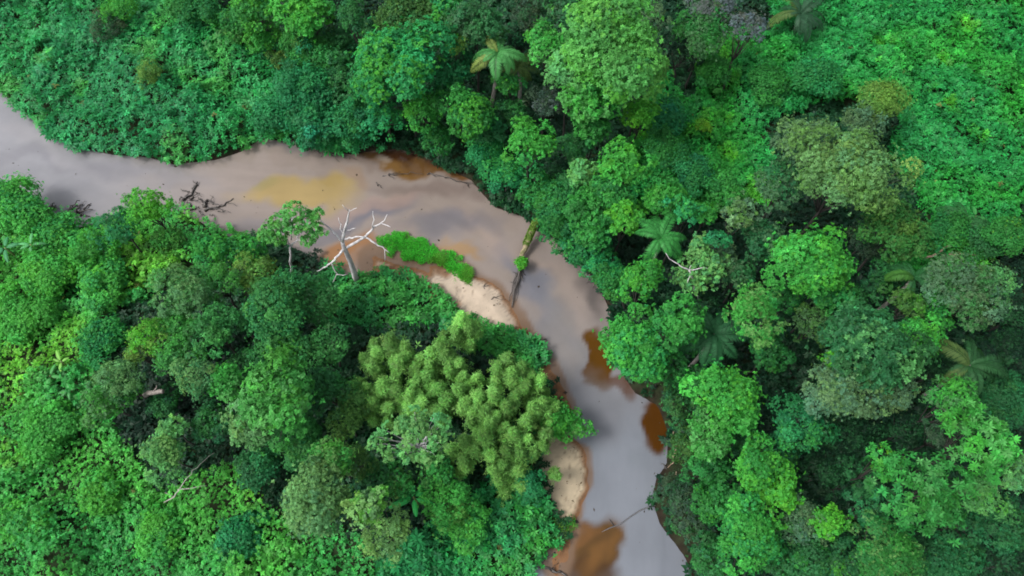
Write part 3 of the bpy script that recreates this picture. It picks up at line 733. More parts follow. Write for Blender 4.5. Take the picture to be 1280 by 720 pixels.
 (306, 312, 24, 5.5, 'dense', 'bright', "bright green bush at the water left of the thin pale-trunked tree", 'teal', .4),
 (228, 366, 38, 10.5, 'fine', 'lgrey', "grey-green broad soft crown above the yellow-flecked bush", 'green', .4),
 (270, 354, 30, 9.5, 'fine', 'lgr', "soft green crown right of the grey-green broad crown", 'grey', .4),
 (318, 344, 28, 7.5, 'fine', 'olive', "pale yellow twiggy bush left of the thin pale-trunked tree", 'yellow', .4),
 (222, 404, 24, 9.0, 'dense', 'lgr', "green crown right of the yellow-flecked bush", 'olive', .25),
 (268, 412, 31, 12.0, 'dense', 'ldark', "dark green rounded crown left of the black gap", 'green', .45),
 (186, 420, 25, 9.0, 'fine', 'lime', "yellow-flecked blossoming bush on the left island side", 'yellow', .5),
 (172, 442, 18, 8.0, 'fine', 'olive', "pale yellow blossom cluster just under the yellow-flecked bush", 'yellow', .5),
 (222, 445, 27, 9.5, 'dense', 'lgr', "dull green crown below right of the yellow-flecked bush", 'dark', .4),
 (150, 476, 30, 8.5, 'fine', 'lgrey', "grey-green crown above the sawn pale log", 'dark', .4),
 (136, 502, 33, 7.5, 'dense', 'lgr', "grey-tinged green crown left of the sawn pale log", 'grey', .5),
 (246, 470, 31, 11.5, 'fine', 'lgrey', "grey-teal soft crown right of the sawn pale log", 'teal', .4),
 (284, 478, 26, 11.0, 'broad', 'bright', "pale-leaved bright crown between the grey-teal crown and the pale-speckled tree", 'mint', .4),
 (345, 392, 44, 10.5, 'dense', 'ldark', "broad dark teal crown right of the black gap", 'teal', .4),
 (392, 374, 34, 8.0, 'fine', 'ldark', "dark grey-green crown below the base of the thin pale-trunked tree", 'grey', .3),
 (358, 434, 32, 9.5, 'broad', 'ldark', "dark crown dotted with lime new leaves, left of the bamboo", 'lime', .22),
 (408, 434, 30, 8.5, 'fine', 'ldark', "plain dark teal crown between the lime-dotted crown and the bamboo", 'grey', .2),
 (348, 496, 50, 13.5, 'broad', 'lgr', "large green tree speckled with pale yellowish leaves, left of the bamboo", 'mint', .42),
 (312, 532, 32, 11.5, 'broad', 'lgrey', "greyish green crown at the lower left of the pale-speckled tree", 'mint', .35),
 (372, 548, 36, 6.5, 'fine', 'ldark', "dark green low crown under the pale-speckled tree", 'green', .4),
 (394, 624, 46, 12.5, 'dense', 'lgrey', "large grey-green rounded tree in the lower left", 'pale', .35),
 (412, 572, 26, 12.0, 'dense', 'lgr', "greenish top lobe of crown above the large grey-green rounded tree", 'pale', .4),
 (456, 634, 26, 13.5, 'broad', 'pale', "lime-yellow cauliflower crown right of the large grey-green tree", 'lime', .4),
 (484, 668, 34, 9.5, 'fine', 'pale', "pale olive twiggy bush under the lime-yellow cauliflower crown", 'olive', .4),
 (206, 566, 30, 8.5, 'dense', 'mint', "pale green bush above the bare fallen branch, lower left", 'pale', .35),
 (214, 538, 18, 8.0, 'star', 'mint', "pale star-leaved sapling above the pale green bush, lower left"),
 (446, 578, 24, 8.0, 'fine', 'dolive', "brownish olive soft crown left of the pale-limbed open tree", 'olive', .3),
 (432, 530, 25, 8.0, 'fine', 'dolive', "olive feathery crown right of the pale-speckled tree", 'olive', .4),
 (560, 628, 36, 6.5, 'drape', 'bright', "bright green creeper-covered bush right of the banana plant", 'olive', .2),
 (582, 655, 28, 4.0, 'mound', 'bcarp', "bright green low bush below the creeper-covered bush", 'bteal', .4),
 (716, 534, 20, 3.6, 'mound', 'bcarp', "bright green bush with pale blossoms leaning over the water above the lower sandbar", 'pale', .2),
 (690, 520, 26, 4.6, 'dense', 'bright', "green bush between the bamboo and the blossoming bush at the water", 'lime', .3),
 (652, 552, 28, 4.5, 'dense', 'ldark', "dark green bush behind the top of the lower sandbar", 'teal', .4),
 (664, 610, 22, 3.8, 'mound', 'teal', "teal bush along the left side of the lower sandbar", 'bteal', .4),
 (60, 345, 34, 3.2, 'mound', 'bcarp', "light green creeper mound near the left edge above the banana leaves", 'lime', .4),
 (30, 400, 32, 3.2, 'mound', 'bcarp', "dull green mound at the left edge above the dark hole", 'bright', .5),
 (130, 350, 36, 3.2, 'mound', 'bcarp', "light green creeper mound left of the grey-green broad crown", 'bteal', .4),
 (128, 425, 30, 3.2, 'mound', 'bteal', "teal creeper mound left of the yellow-flecked bush", 'bright', .4),
 (62, 540, 34, 3.2, 'mound', 'bcarp', "yellow-green creeper mound at the lower left, left of the pale green bush", 'bright', .5),
 (40, 660, 34, 2.7, 'mound', 'bcarp', "light green creeper mound near the bottom left corner", 'bteal', .4),
 (130, 620, 34, 2.7, 'mound', 'bcarp', "light green creeper mound left of the bare fallen branch", 'lime', .4),
 (200, 670, 34, 2.7, 'mound', 'bcarp', "light green creeper mound below the bare fallen branch", 'lime', .3),
 (300, 672, 34, 2.7, 'mound', 'teal', "teal creeper mound left of the large grey-green rounded tree", 'bteal', .5),

 # understorey crowns seen in the gaps
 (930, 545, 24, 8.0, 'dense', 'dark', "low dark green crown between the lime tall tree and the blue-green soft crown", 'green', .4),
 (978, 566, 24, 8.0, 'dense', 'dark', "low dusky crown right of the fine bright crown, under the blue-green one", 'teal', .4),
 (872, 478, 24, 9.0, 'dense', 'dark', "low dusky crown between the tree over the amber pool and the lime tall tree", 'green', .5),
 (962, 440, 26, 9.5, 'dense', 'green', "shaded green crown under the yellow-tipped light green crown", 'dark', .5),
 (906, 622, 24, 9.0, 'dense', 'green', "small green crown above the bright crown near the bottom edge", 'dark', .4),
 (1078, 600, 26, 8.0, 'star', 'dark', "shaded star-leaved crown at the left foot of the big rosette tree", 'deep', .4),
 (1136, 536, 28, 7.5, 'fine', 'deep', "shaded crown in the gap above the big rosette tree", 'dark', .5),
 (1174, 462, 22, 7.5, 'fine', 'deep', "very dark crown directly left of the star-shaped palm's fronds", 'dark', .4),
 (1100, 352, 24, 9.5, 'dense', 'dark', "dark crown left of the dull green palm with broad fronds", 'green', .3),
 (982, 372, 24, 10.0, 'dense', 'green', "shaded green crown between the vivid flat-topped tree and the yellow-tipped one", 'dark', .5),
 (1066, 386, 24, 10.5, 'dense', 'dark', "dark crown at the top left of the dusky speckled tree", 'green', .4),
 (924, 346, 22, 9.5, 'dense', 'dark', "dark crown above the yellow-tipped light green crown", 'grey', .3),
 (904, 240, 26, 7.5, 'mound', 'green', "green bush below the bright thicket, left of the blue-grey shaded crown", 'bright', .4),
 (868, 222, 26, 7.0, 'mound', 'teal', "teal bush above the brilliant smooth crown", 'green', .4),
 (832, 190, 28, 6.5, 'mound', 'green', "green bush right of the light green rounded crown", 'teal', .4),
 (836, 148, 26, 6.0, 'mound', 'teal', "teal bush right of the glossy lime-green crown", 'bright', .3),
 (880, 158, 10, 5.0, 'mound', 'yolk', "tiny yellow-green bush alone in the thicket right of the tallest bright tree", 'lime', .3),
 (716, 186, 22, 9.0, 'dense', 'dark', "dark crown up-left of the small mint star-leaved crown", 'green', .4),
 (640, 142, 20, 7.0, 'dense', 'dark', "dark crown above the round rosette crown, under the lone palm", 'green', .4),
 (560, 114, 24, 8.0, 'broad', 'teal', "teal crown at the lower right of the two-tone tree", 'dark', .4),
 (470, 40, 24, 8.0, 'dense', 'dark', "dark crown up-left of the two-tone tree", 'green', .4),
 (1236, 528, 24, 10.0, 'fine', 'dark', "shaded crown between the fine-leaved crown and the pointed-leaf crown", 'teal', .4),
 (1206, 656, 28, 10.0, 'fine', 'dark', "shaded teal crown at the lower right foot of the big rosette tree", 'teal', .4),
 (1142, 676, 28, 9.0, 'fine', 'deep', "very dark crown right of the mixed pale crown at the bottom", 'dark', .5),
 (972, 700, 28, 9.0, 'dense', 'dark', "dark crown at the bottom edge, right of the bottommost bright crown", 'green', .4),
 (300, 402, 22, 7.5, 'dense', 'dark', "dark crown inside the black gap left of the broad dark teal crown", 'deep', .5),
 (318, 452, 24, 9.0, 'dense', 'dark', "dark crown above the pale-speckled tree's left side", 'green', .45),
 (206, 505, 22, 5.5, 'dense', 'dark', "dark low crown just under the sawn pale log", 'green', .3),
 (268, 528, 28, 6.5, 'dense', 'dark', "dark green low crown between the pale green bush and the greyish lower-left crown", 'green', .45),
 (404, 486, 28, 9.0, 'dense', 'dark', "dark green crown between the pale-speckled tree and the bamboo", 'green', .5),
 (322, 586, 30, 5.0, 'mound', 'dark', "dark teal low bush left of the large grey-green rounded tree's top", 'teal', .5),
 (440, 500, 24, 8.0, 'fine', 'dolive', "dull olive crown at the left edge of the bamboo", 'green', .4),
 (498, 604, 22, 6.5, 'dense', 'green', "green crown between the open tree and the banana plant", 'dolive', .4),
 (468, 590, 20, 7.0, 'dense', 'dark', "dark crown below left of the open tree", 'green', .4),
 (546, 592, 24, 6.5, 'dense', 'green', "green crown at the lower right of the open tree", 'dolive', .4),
]
LOW = ('mound',)
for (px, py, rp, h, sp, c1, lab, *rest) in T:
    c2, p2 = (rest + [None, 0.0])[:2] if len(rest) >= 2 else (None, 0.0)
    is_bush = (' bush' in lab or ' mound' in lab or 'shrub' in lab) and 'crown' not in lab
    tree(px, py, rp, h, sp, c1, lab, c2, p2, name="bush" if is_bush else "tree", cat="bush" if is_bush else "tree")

# ------------------------------------------------------------------ open, pale-limbed trees
tree(518, 548, 43, 15.5, 'open', 'mint', "open light green tree showing pale grey limbs, beside the bamboo", 'pale', .5, bark=M_DEAD)

def limbed(name, base, limbs, label, cat, mat, leafspots=(), c1='green', tr=.3, c2=None, foliage='crown'):
    """tree laid out limb by limb: limbs are lists of (px, py, z, radius)"""
    r = np.random.default_rng(int(base[0] + base[1]))
    b = at(*base)
    root = empty(name, b, label, cat)
    for k, lm in enumerate(limbs):
        p = np.array([at(x, y, z) for x, y, z, _ in lm]) - b
        rad = np.array([q[3] for q in lm]) * (1.02 if name == 'dead_tree' else .78)
        tt = np.linspace(0, 1, len(lm)); t2 = np.linspace(0, 1, (len(lm) - 1) * 3 + 1)
        pp = np.stack([np.interp(t2, tt, p[:, i]) for i in range(3)], 1)
        pp[1:-1] += r.normal(0, .05, (len(pp) - 2, 3)); 
        v_, f_ = tube(pp, np.interp(t2, tt, rad), 7)
        mesh_obj("trunk" if k == 0 else "branch", v_, f_, mat, root, None, True)
    if leafspots:
        Vs, Cs = [], []
        for (x, y, z, R) in leafspots:
            V, c, _, _ = crown_geo(r, R, 'open', K[c1], K[c2] if c2 else None, .35)
            Vs.append(V + at(x, y, z) - b); Cs.append(c)
        V = np.vstack(Vs)
        mesh_obj(foliage, V, quads(len(V) // 4), M_LEAF, root, np.vstack(Cs))
    return root

limbed("dead_tree", (447, 352, .9), [
    [(447, 352, .6, .34), (440, 332, 4.5, .28), (431, 312, 8.0, .22), (428, 302, 9.5, .19)],
    [(428, 302, 9.5, .18), (431, 288, 11.5, .13), (434, 276, 13.2, .10), (437, 262, 15.0, .05)],
    [(427, 301, 9.6, .13), (418, 290, 10.6, .10), (404, 279, 11.6, .06), (398, 274, 12.0, .03)],
    [(431, 311, 8.2, 0.14), (444, 304, 9.2, .14), (456, 296, 10.2, .12), (468, 284, 11.4, .10), (478, 278, 12.2, .06), (484, 268, 13.0, .03)],
    [(456, 296, 10.2, .10), (470, 304, 9.6, .08), (481, 312, 9.0, .05), (487, 316, 8.6, .03)],
    [(430, 310, 8.3, .14), (420, 322, 8.0, .11), (414, 329, 7.6, .09), (404, 335, 7.2, .06), (396, 339, 7.0, .03)],
    [(414, 329, 7.6, .07), (419, 338, 6.6, .05), (421, 344, 6.0, .04), (416, 353, 5.4, .03)],
    [(421, 343, 6.1, .04), (433, 343, 6.3, .02)],
    [(429, 298, 10.0, .10), (440, 297, 10.3, .08), (455, 296, 10.5, .05)],
    [(466, 286, 11.2, .06), (467, 274, 12.6, .05), (466, 264, 13.6, .025)],
    [(476, 279, 12.1, .05), (488, 284, 12.0, .03)],
    [(429, 294, 10.6, .06), (425, 281, 12.0, .05), (423, 272, 12.8, .025)],
    [(432, 288, 11.5, .05), (445, 285, 12.0, .02)],
    [(481, 312, 9.0, .045), (481, 326, 7.4, .03)], [(436, 264, 14.8, .04), (446, 260, 15.2, .02)], [(436, 264, 14.8, .04), (428, 256, 15.8, .02)],
], "bare white dead tree with forked limbs leaning over the river", "dead tree", M_DEAD)

limbed("pale_trunked_tree", (365, 356, 1.2), [
    [(365, 356, .8, .20), (364, 335, 4.4, .17), (363, 310, 8.6, .14), (364, 306, 9.2, .13)],
    [(364, 306, 9.2, .11), (372, 300, 10.2, .09), (374, 290, 11.6, .07), (380, 280, 12.8, .04)],
    [(363, 308, 8.9, .09), (358, 296, 10.6, .07), (350, 288, 11.6, .05), (340, 288, 11.6, .03)],
    [(373, 294, 11.0, .07), (386, 286, 12.0, .05), (396, 290, 11.6, .03)],
    [(364, 300, 9.8, .08), (364, 284, 12.2, .06), (366, 266, 14.4, .03)], [(372, 300, 10.2, .06), (384, 302, 10.2, .03)],
], "thin pale-trunked tree with a sparse leafy top left of the dead tree", "tree", M_DEAD,
    [(340, 287, 11.8, 0.92), (352, 276, 12.8, 0.96), (366, 264, 14.4, 1.04), (382, 276, 13.0, 1.04), (396, 288, 11.8, 0.88), (386, 300, 10.4, 0.80), (350, 298, 10.6, 0.88), (370, 284, 12.4, 0.96), (334, 296, 10.8, 0.72), (394, 270, 13.2, 0.72)], 'lgreen', c2='mint')

limbed("bare_branched_tree", (874, 374, 5.0), [
    [(874, 374, 3.5, .20), (870, 362, 9.0, .16), (866, 348, 11.0, .13), (861, 337, 12.4, .11)],
    [(861, 337, 12.4, .09), (850, 332, 12.8, .07), (840, 326, 13.2, .055), (832, 316, 14.0, .03)],
    [(863, 341, 12.0, .07), (860, 350, 11.6, .05), (860, 356, 11.2, .03)],
    [(861, 337, 12.4, .06), (875, 335, 12.8, .045), (890, 336, 12.8, .03)], [(862, 337, 12.4, .05), (864, 332, 13, .03)],
], "tree with a bare white forked branch and a few pale leaf tufts", "tree", M_DEAD,
    [(864, 328, 12.0, 1.2), (876, 316, 12.4, 1.1), (886, 338, 12.2, 1.4), (862, 356, 10.6, 1.2), (894, 330, 12.4, 1.1), (880, 350, 10.6, 1.3), (874, 306, 12.4, 1.0), (852, 346, 10.4, 1.1)], 'mint', c2='pale')

limbed("fallen_branch", (205, 624, 3.2), [
    [(205, 628, 2.6, .07), (218, 621, 4.0, .07), (226, 608, 4.6, .06), (238, 592, 5.2, .05), (250, 580, 5.6, .04), (268, 566, 6.0, .02)],
    [(222, 612, 4.4, .05), (236, 610, 4.6, .04), (258, 607, 4.8, .02)], [(218, 621, 4.0, .04), (206, 616, 4.4, .02)],
], "bare pale forked branch lying on the thicket, lower left", "branch", M_PALE)
limbed("fallen_branch", (1146, 326, 4.0), [
    [(1144, 328, 3.4, .14), (1166, 319, 4.6, .16), (1182, 309, 5.0, .14), (1194, 302, 5.2, .12), (1202, 292, 5.4, .05)],
    [(1186, 318, 4.2, .14), (1206, 317, 4.4, .12), (1222, 319, 4.2, .05)], [(1170, 317, 4.7, .08), (1182, 320, 4.4, .04)],
], "dry brown fallen branch on the bushes left of the right edge", "branch", M_BROWNWOOD)
limbed("broken_trunk", (184, 493, 7.0), [
    [(180, 494, 2.0, .36), (185, 492, 7.4, .30), (198, 490, 8.2, .28), (204, 489, 8.3, .27)], [(190, 491, 7.8, .1), (196, 482, 9.0, .05)],
], "short sawn pale log poking from a dark gap on the left", "log", M_CUT)

# ------------------------------------------------------------------ fallen mossy log with the sprout on it
b0 = at(668, 284, 1.4)
root = empty("fallen_log", b0, "mossy fallen log spanning the river from the far bank to the upper sandbar", "log")
pts = [(671, 276, 2.2, 0.38), (665, 288, 1.7, 0.37), (659, 302, 1.2, 0.33), (653, 318, .8, 0.29), (650, 332, .5, 0.25), (647, 348, .28, 0.24), (643, 366, .2, .16), (638, 386, .3, .09)]
pp = np.array([at(x, y, z) for x, y, z, _ in pts]) - b0
pw_ = np.stack([np.interp(np.linspace(0, 4.2, 22), np.arange(len(pts)), pp[:, i]) for i in range(3)], 1); rw_ = np.random.default_rng(8)
pw_[1:-1] += rw_.normal(0, .035, (20, 3))
v_, f_ = tube(pw_, np.interp(np.linspace(0, 4.2, 22), np.arange(len(pts)), [q[3] for q in pts]) * rw_.uniform(.88, 1.12, 22), 11)
mesh_obj("trunk", v_, f_, M_LOG, root, None, True)
for dx_, rr_ in ((0, .17), (-2.5, .10), (2.5, .09)):
    ps_ = wiggle(at(650 + dx_ * .4, 333, .45), at(640 + dx_ * 1.6, 384 - abs(dx_) * 3, .22), 8, .06, rw_) - b0
    v_, f_ = tube(ps_, np.linspace(rr_, rr_ * .35, 8), 6); mesh_obj("broken_stem", v_, f_, M_DRIFT, root, None, True)
for a_, c_ in (((647, 346), (641, 340)), ((649, 336), (657, 344)), ((645, 356), (638, 352)), ((648, 340), (654, 352)), ((646, 350), (650, 360))):
    p = wiggle(at(*a_, .35), at(*c_, .25), 5, .06, rng) - b0
    v_, f_ = tube(p, np.linspace(.09, .03, 5), 5); mesh_obj("branch", v_, f_, M_DRIFT, root, None, True)
r_ = np.random.default_rng(3)
n = 900; t_ = r_.uniform(0, .55, n) ** .9
C = np.stack([np.interp(t_, np.linspace(0, 1, len(pp)), pp[:, i]) for i in range(3)], 1)
a_ = r_.uniform(.15, np.pi - .15, n); side = unit(np.cross(unit(pp[4:5] - pp[0:1]), [[0, 0, 1.]]))
rr = np.interp(t_, np.linspace(0, 1, len(pp)), [q[3] for q in pts])[:, None]
Nn = np.cos(a_)[:, None] * side * np.where(r_.random((n, 1)) < .7, 1, -1) + np.sin(a_)[:, None] * np.array([[0, 0, 1.]])
keep_ = (noise(C[:, 0] * 1.4, C[:, 1] * 1.4, 1.0, 5) > .46)
V, c = tufts(r_, (C + Nn * rr)[keep_], Nn[keep_], r_.uniform(.10, .26, keep_.sum()), 5, .5, np.array([.12, .22, .04]) * np.exp(r_.normal(0, .25, (keep_.sum(), 1))))
mesh_obj("moss", V, quads(len(V) // 4), M_GRASS, root, c)
tree(652, 329, 9.5, 1.5, 'mound', 'lime', "small vivid lime bush sprouting on the mossy log", 'bright', .4, name="bush", cat="bush")

# ------------------------------------------------------------------ litter on the sand, flecks adrift on the water
def flecks(name, P, z, size, col, label, sd=3):
    r = np.random.default_rng(sd); n = len(P); a = r.random(n) * 6.28
    D = np.column_stack([np.cos(a), np.sin(a), r.normal(0, .15, n)])
    L = size * r.lognormal(0, .45, n)
    V = leaves(np.column_stack([P, z]), D, np.tile([0, 0, 1.], (n, 1)) + r.normal(0, .2, (n, 3)), L, L * r.uniform(.25, .8, n), -.05, .03)
    c = np.array(col) * r.lognormal(0, .4, (n, 1))
    kind(mesh_obj(name, V, quads(n), M_GRASS, None, np.repeat(c, 4, 0)), "stuff", label)
r_ = np.random.default_rng(12)
pl = []
for poly, n in ((SAND_UP, 380), (SAND_LOW, 170), (SAND_MID, 160), (SAND_BOT, 90)):
    pw = W2(poly); q_ = r_.uniform(pw.min(0), pw.max(0), (n * 3, 2)); d_ = sdist(q_, pw)
    pr = .10 + .75 * np.exp(-((d_ + .7) / .3) ** 2) + .3 * (noise(q_[:, 0], q_[:, 1], 1.0, 51) > .72)
    pl.append(q_[(d_ < -.35) & (r_.random(len(q_)) < pr)])
pl = np.vstack(pl)
zs = np.full(len(pl), .30)
dg = bpy.context.evaluated_depsgraph_get()
from mathutils.bvhtree import BVHTree
trees_ = [BVHTree.FromObject(o, dg) for o in bpy.data.objects if o.name.startswith("sandbar")]
for i_, p_ in enumerate(pl):
    hits = [h[0].z for h in (t_.ray_cast(Vector((p_[0], p_[1], 3)), Vector((0, 0, -1))) for t_ in trees_) if h[0]]
    zs[i_] = (max(hits) if hits else 0) + .015
flecks("leaf_litter", pl, zs, .12, (.07, .048, .03), "dark leaf litter and crumbs strewn over the sandbars")
q_ = r_.uniform((-70, -45), (45, 40), (5000, 2)); sd_ = sdist(q_, RIVER); uv_ = plan(np.column_stack([q_, np.zeros(len(q_))]))
ok_ = (sd_ < -.4) & (r_.random(len(q_)) < .05 + .5 * np.exp(sd_ / .9) + .35 * (noise(q_[:, 0], q_[:, 1], 2.2, 52) > .74))
flecks("floating_debris", q_[ok_], np.full(ok_.sum(), .012), .17, (.045, .034, .024), "small dark leaves and twigs drifting on the river", 4)

# ------------------------------------------------------------------ driftwood and snags in the water
def snag(name, label, sticks, cat="driftwood", mat=None):
    b = at(sticks[0][0], sticks[0][1], .1)
    root = empty(name, b, label, cat)
    r = np.random.default_rng(int(sticks[0][0] * 7 + sticks[0][1]))
    for (x0, y0, x1, y1, ra) in sticks:
        p = wiggle(at(x0, y0, .05), at(x1, y1, .05 + r.uniform(.0, .25)), 6, .13, r, .12) - b
        v_, f_ = tube(p, np.linspace(ra, ra * .35, 6), 6); mesh_obj("stick", v_, f_, mat or M_DRIFT, root, None, True)
snag("driftwood", "tangle of dark drowned branches in mid river above the round lime tree", [
    (228, 251, 247, 227, 0.176), (236, 240, 226, 236, 0.108), (240, 236, 247, 232, 0.135), (246, 230, 242, 226, 0.068), (234, 254, 240, 259, 0.162), (238, 250, 256, 254, 0.081), (242, 246, 234, 256, 0.095), (232, 245, 228, 256, 0.081),
    (255, 258, 259, 249, 0.216), (248, 248, 258, 253, 0.068), (256, 264, 272, 258, 0.189), (270, 260, 278, 256, 0.135), (266, 262, 282, 263, 0.068), (276, 258, 292, 248, 0.108), (258, 252, 274, 256, 0.068), (238, 262, 246, 260, 0.095), (266, 256, 262, 244, 0.054), (226, 246, 224, 252, 0.068), (284, 254, 296, 258, 0.041), (250, 264, 256, 270, 0.068), (231, 247, 240, 240, .06), (244, 240, 252, 246, .05), (236, 258, 250, 261, .06), (262, 268, 270, 272, .06), (272, 264, 288, 266, .05), (240, 248, 247, 243, .08), (252, 256, 266, 252, .05), (226, 256, 236, 262, .06)])
snag("driftwood", "dark clump of drowned roots at the left shore, left of the dark teal tree", [(84, 272, 96, 256, .20), (92, 268, 104, 256, .18), (98, 266, 116, 262, .14), (90, 262, 100, 251, .10), (104, 262, 114, 254, .09), (100, 270, 112, 270, .12), (86, 264, 92, 256, .10), (96, 258, 108, 252, .05)])
snag("driftwood", "small dark stump of drowned wood at the left edge's shore", [(58, 262, 70, 257, .20), (62, 264, 68, 254, .12), (66, 262, 74, 260, .08)])
snag("driftwood", "long thin dark branch lying along the far shore before the orange backwater", [
    (368, 174, 392, 184, .10), (392, 184, 412, 190, .10), (412, 190, 432, 196, .08), (378, 180, 400, 192, .06), (400, 186, 416, 184, .05), (412, 190, 424, 202, .05), (384, 182, 376, 176, .05), (420, 194, 436, 192, .04), (396, 186, 404, 196, .05), (430, 196, 446, 200, .05)])
snag("driftwood", "thin dark branches floating below the orange backwater", [(478, 220, 504, 217, .08), (486, 219, 492, 224, .05), (490, 218, 500, 214, .05), (504, 217, 530, 218, .04), (534, 218, 556, 222, .07), (556, 222, 580, 228, .07), (576, 227, 594, 232, .06), (470, 228, 477, 235, .07), (582, 228, 586, 234, .05)])
M_SUNK = bark_mat("waterlogged_wood", (.05, .05, .055), (.085, .085, .09), .6)
b_ = at(828, 630, .0); rt = empty("driftwood", b_, "sunken log reaching from the right shore across to the lowest amber pool", "driftwood")
lp = np.array([at(x, y, z) for x, y, z in [(832, 627, .06), (818, 632, .03), (802, 637, .0), (788, 646, .02), (776, 655, .0), (762, 660, .04), (752, 665, .0)]]) - b_
v_, f_ = tube(lp, [.07, .07, .075, .07, .06, .05, .02], 7); mesh_obj("trunk", v_, f_, M_SUNK, rt, None, True)
v_, f_ = tube(np.array([at(768, 658, .02), at(764, 653, .12), at(762, 649, .15)]) - b_, [.06, .05, .02], 5); mesh_obj("stick", v_, f_, M_DRIFT, rt, None, True)
snag("driftwood", "dark fallen trunk and branches in the shaded inlet at the bottom", [(660, 698, 690, 714, .22), (668, 690, 676, 684, .10), (676, 704, 694, 690, .10), (684, 710, 704, 716, .12), (668, 700, 676, 690, .08), (688, 712, 698, 704, .06), (690, 714, 712, 722, .14)])
snag("driftwood", "short dark stick by the brown sand strip under the bamboo", [(676, 430, 683, 424, .09), (679, 428, 682, 432, .05)])
snag("driftwood", "dark drowned branch against the right bank beside the exposed roots", [(672, 288, 690, 297, .12), (690, 297, 706, 307, .12), (706, 307, 704, 314, .07), (694, 300, 700, 298, .06)])
snag("driftwood", "dark snag poking out from the right bank above the round amber pool", [(752, 356, 736, 353, .12), (748, 354, 740, 360, .08), (744, 352, 732, 354, .06), (756, 362, 744, 364, .07)])
snag("driftwood", "forked dark snag at the right bank above the grey-green bank bush", [(836, 592, 826, 580, .12), (832, 592, 826, 598, .10), (836, 598, 822, 602, .09), (830, 586, 836, 580, .06)])
snag("driftwood", "thin dark twigs on the pale upper sandbar beside the grass tongue", [(604, 366, 608, 354, .06), (606, 360, 613, 356, .05), (612, 376, 628, 370, .05), (618, 372, 632, 374, .04), (614, 378, 622, 368, .04), (600, 372, 606, 364, .05)])
def roots(label, pts):
    b = at(pts[0][0][0], pts[0][0][1], .6)
    root = empty("exposed_roots", b, label, "roots"); r = np.random.default_rng(int(pts[0][0][0]))
    for (x0, y0), (x1, y1) in pts:
        p = wiggle(at(x0, y0, .9), at(x1, y1, .0), 6, .16, r, .1) - b
        v_, f_ = tube(p, np.linspace(.07, .02, 6), 5); mesh_obj("root", v_, f_, M_BROWNWOOD, root, None, True)
roots("brown roots exposed on the undercut right bank right of the mossy log", [((728, 306), (734, 324)), ((732, 312), (738, 332)), ((724, 310), (722, 320)), ((738, 322), (742, 338)), ((735, 318), (730, 330)), ((742, 330), (748, 346))])
roots("pale brown roots and trunks down the right bank beside the second amber pool", [((838, 500), (834, 508)), ((842, 540), (838, 560)), ((846, 556), (840, 580)), ((834, 500), (838, 512)), ((842, 570), (838, 590)), ((846, 590), (842, 606))])

# ------------------------------------------------------------------ palms
def frond_geo(r, L, n, w_, c, droop=.9, tw=.3):
    t = np.linspace(0, 1, n)
    # arc in the xz plane
    ang = .75 - t * (1.0 + droop)
    seg = L / n
    x = np.cumsum(np.cos(ang) * seg); z = np.cumsum(np.sin(ang) * seg)
    sp = np.stack([x, np.zeros(n), z], 1)
    v_, f_ = tube(sp, np.linspace(.05, .012, n), 4, False)
    tang = np.stack([np.cos(ang), np.zeros(n), np.sin(ang)], 1)
    nor = np.stack([-np.sin(ang), np.zeros(n), np.cos(ang)], 1)
    Vs = []; prof = w_ * np.sin(np.pi * np.clip(t * .86 + .12, 0, 1)) ** .7
    for s in (-1, 1):
        for sub in (0, .5):
            P = sp + tang * seg * sub
            D = unit(tang * .55 + np.array([[0, s, 0]]) * 1.0 + nor * .12 - np.array([[0, 0, .30]]) + r.normal(0, .06, (n, 3)))
            Vs.append(leaves(P, D, nor + np.array([[0, -s * .5, 0]]), prof * r.uniform(.85, 1.1, n), np.full(n, L * .028), .25, .02))
    V = np.vstack(Vs)
    V2 = np.vstack([v_, V]); F2 = np.vstack([f_, quads(len(V) // 4) + len(v_)])
    cc = np.vstack([np.tile(np.array(c) * 1.15, (len(v_), 1)), np.repeat(np.array(c) * np.exp(r.normal(0, .12, (len(V) // 4, 1))), 4, 0)])
    return V2, F2, cc

def palm(px, py, h, L, nf, c, label, lean=(0, 0), c2=None, elev=(.0, .35), trunk_r=.16, seed=0):
    r = np.random.default_rng(int(px + py * 3 + seed))
    P = at(px, py, h); bx, by = P[0] - lean[0], P[1] - lean[1]; gz = float(ground_z(bx, by)[0])
    root = empty("palm_tree", (bx, by, gz), label, "palm")
    top = P - np.array([bx, by, gz])
    path = np.stack([np.interp(np.linspace(0, 1, 7), [0, 1], [a, b]) for a, b in zip((0, 0, -.3), top)], 1)
    path[:, 0] += np.sin(np.linspace(0, 3.14, 7)) * .25
    v_, f_ = tube(path, np.linspace(trunk_r * 1.3, trunk_r, 7), 8)
    mesh_obj("trunk", v_, f_, M_PALE, root, None, True)
    protos = []
    for k in range(nf):
        cc = c2 if (c2 and k % 5 == 4) else c
        key = (k % 3, cc == c2)
        a = k * 2.39996 + r.normal(0, .15)
        el = r.uniform(*elev) + .35 * (1 - (k / nf))
        src = next((o for kk, o in protos if kk == key), None)
        if src is None:
            V, F, col = frond_geo(r, L, 26, L * .24, cc, r.uniform(.7, 1.1))
            o = mesh_obj("frond", V, F, M_LEAF, root, col); protos.append((key, o))
        else:
            o = src.copy(); COL.objects.link(o); o.parent = root
        o.location = top; o.rotation_euler = (r.normal(0, .22), -el + .25 + r.normal(0, .18), a + r.normal(0, .22))
        s = r.uniform(.65, 1.12); o.scale = (s, s * r.uniform(.7, 1.05), s)
    return root
palm(622, 67, 13.5, 3.6, 18, (.050, .20, .055), "lone light green palm with pale trunk near the top, left of the tallest bright tree", (1.4, -1.0), (.14, .20, .05), trunk_r=.2)
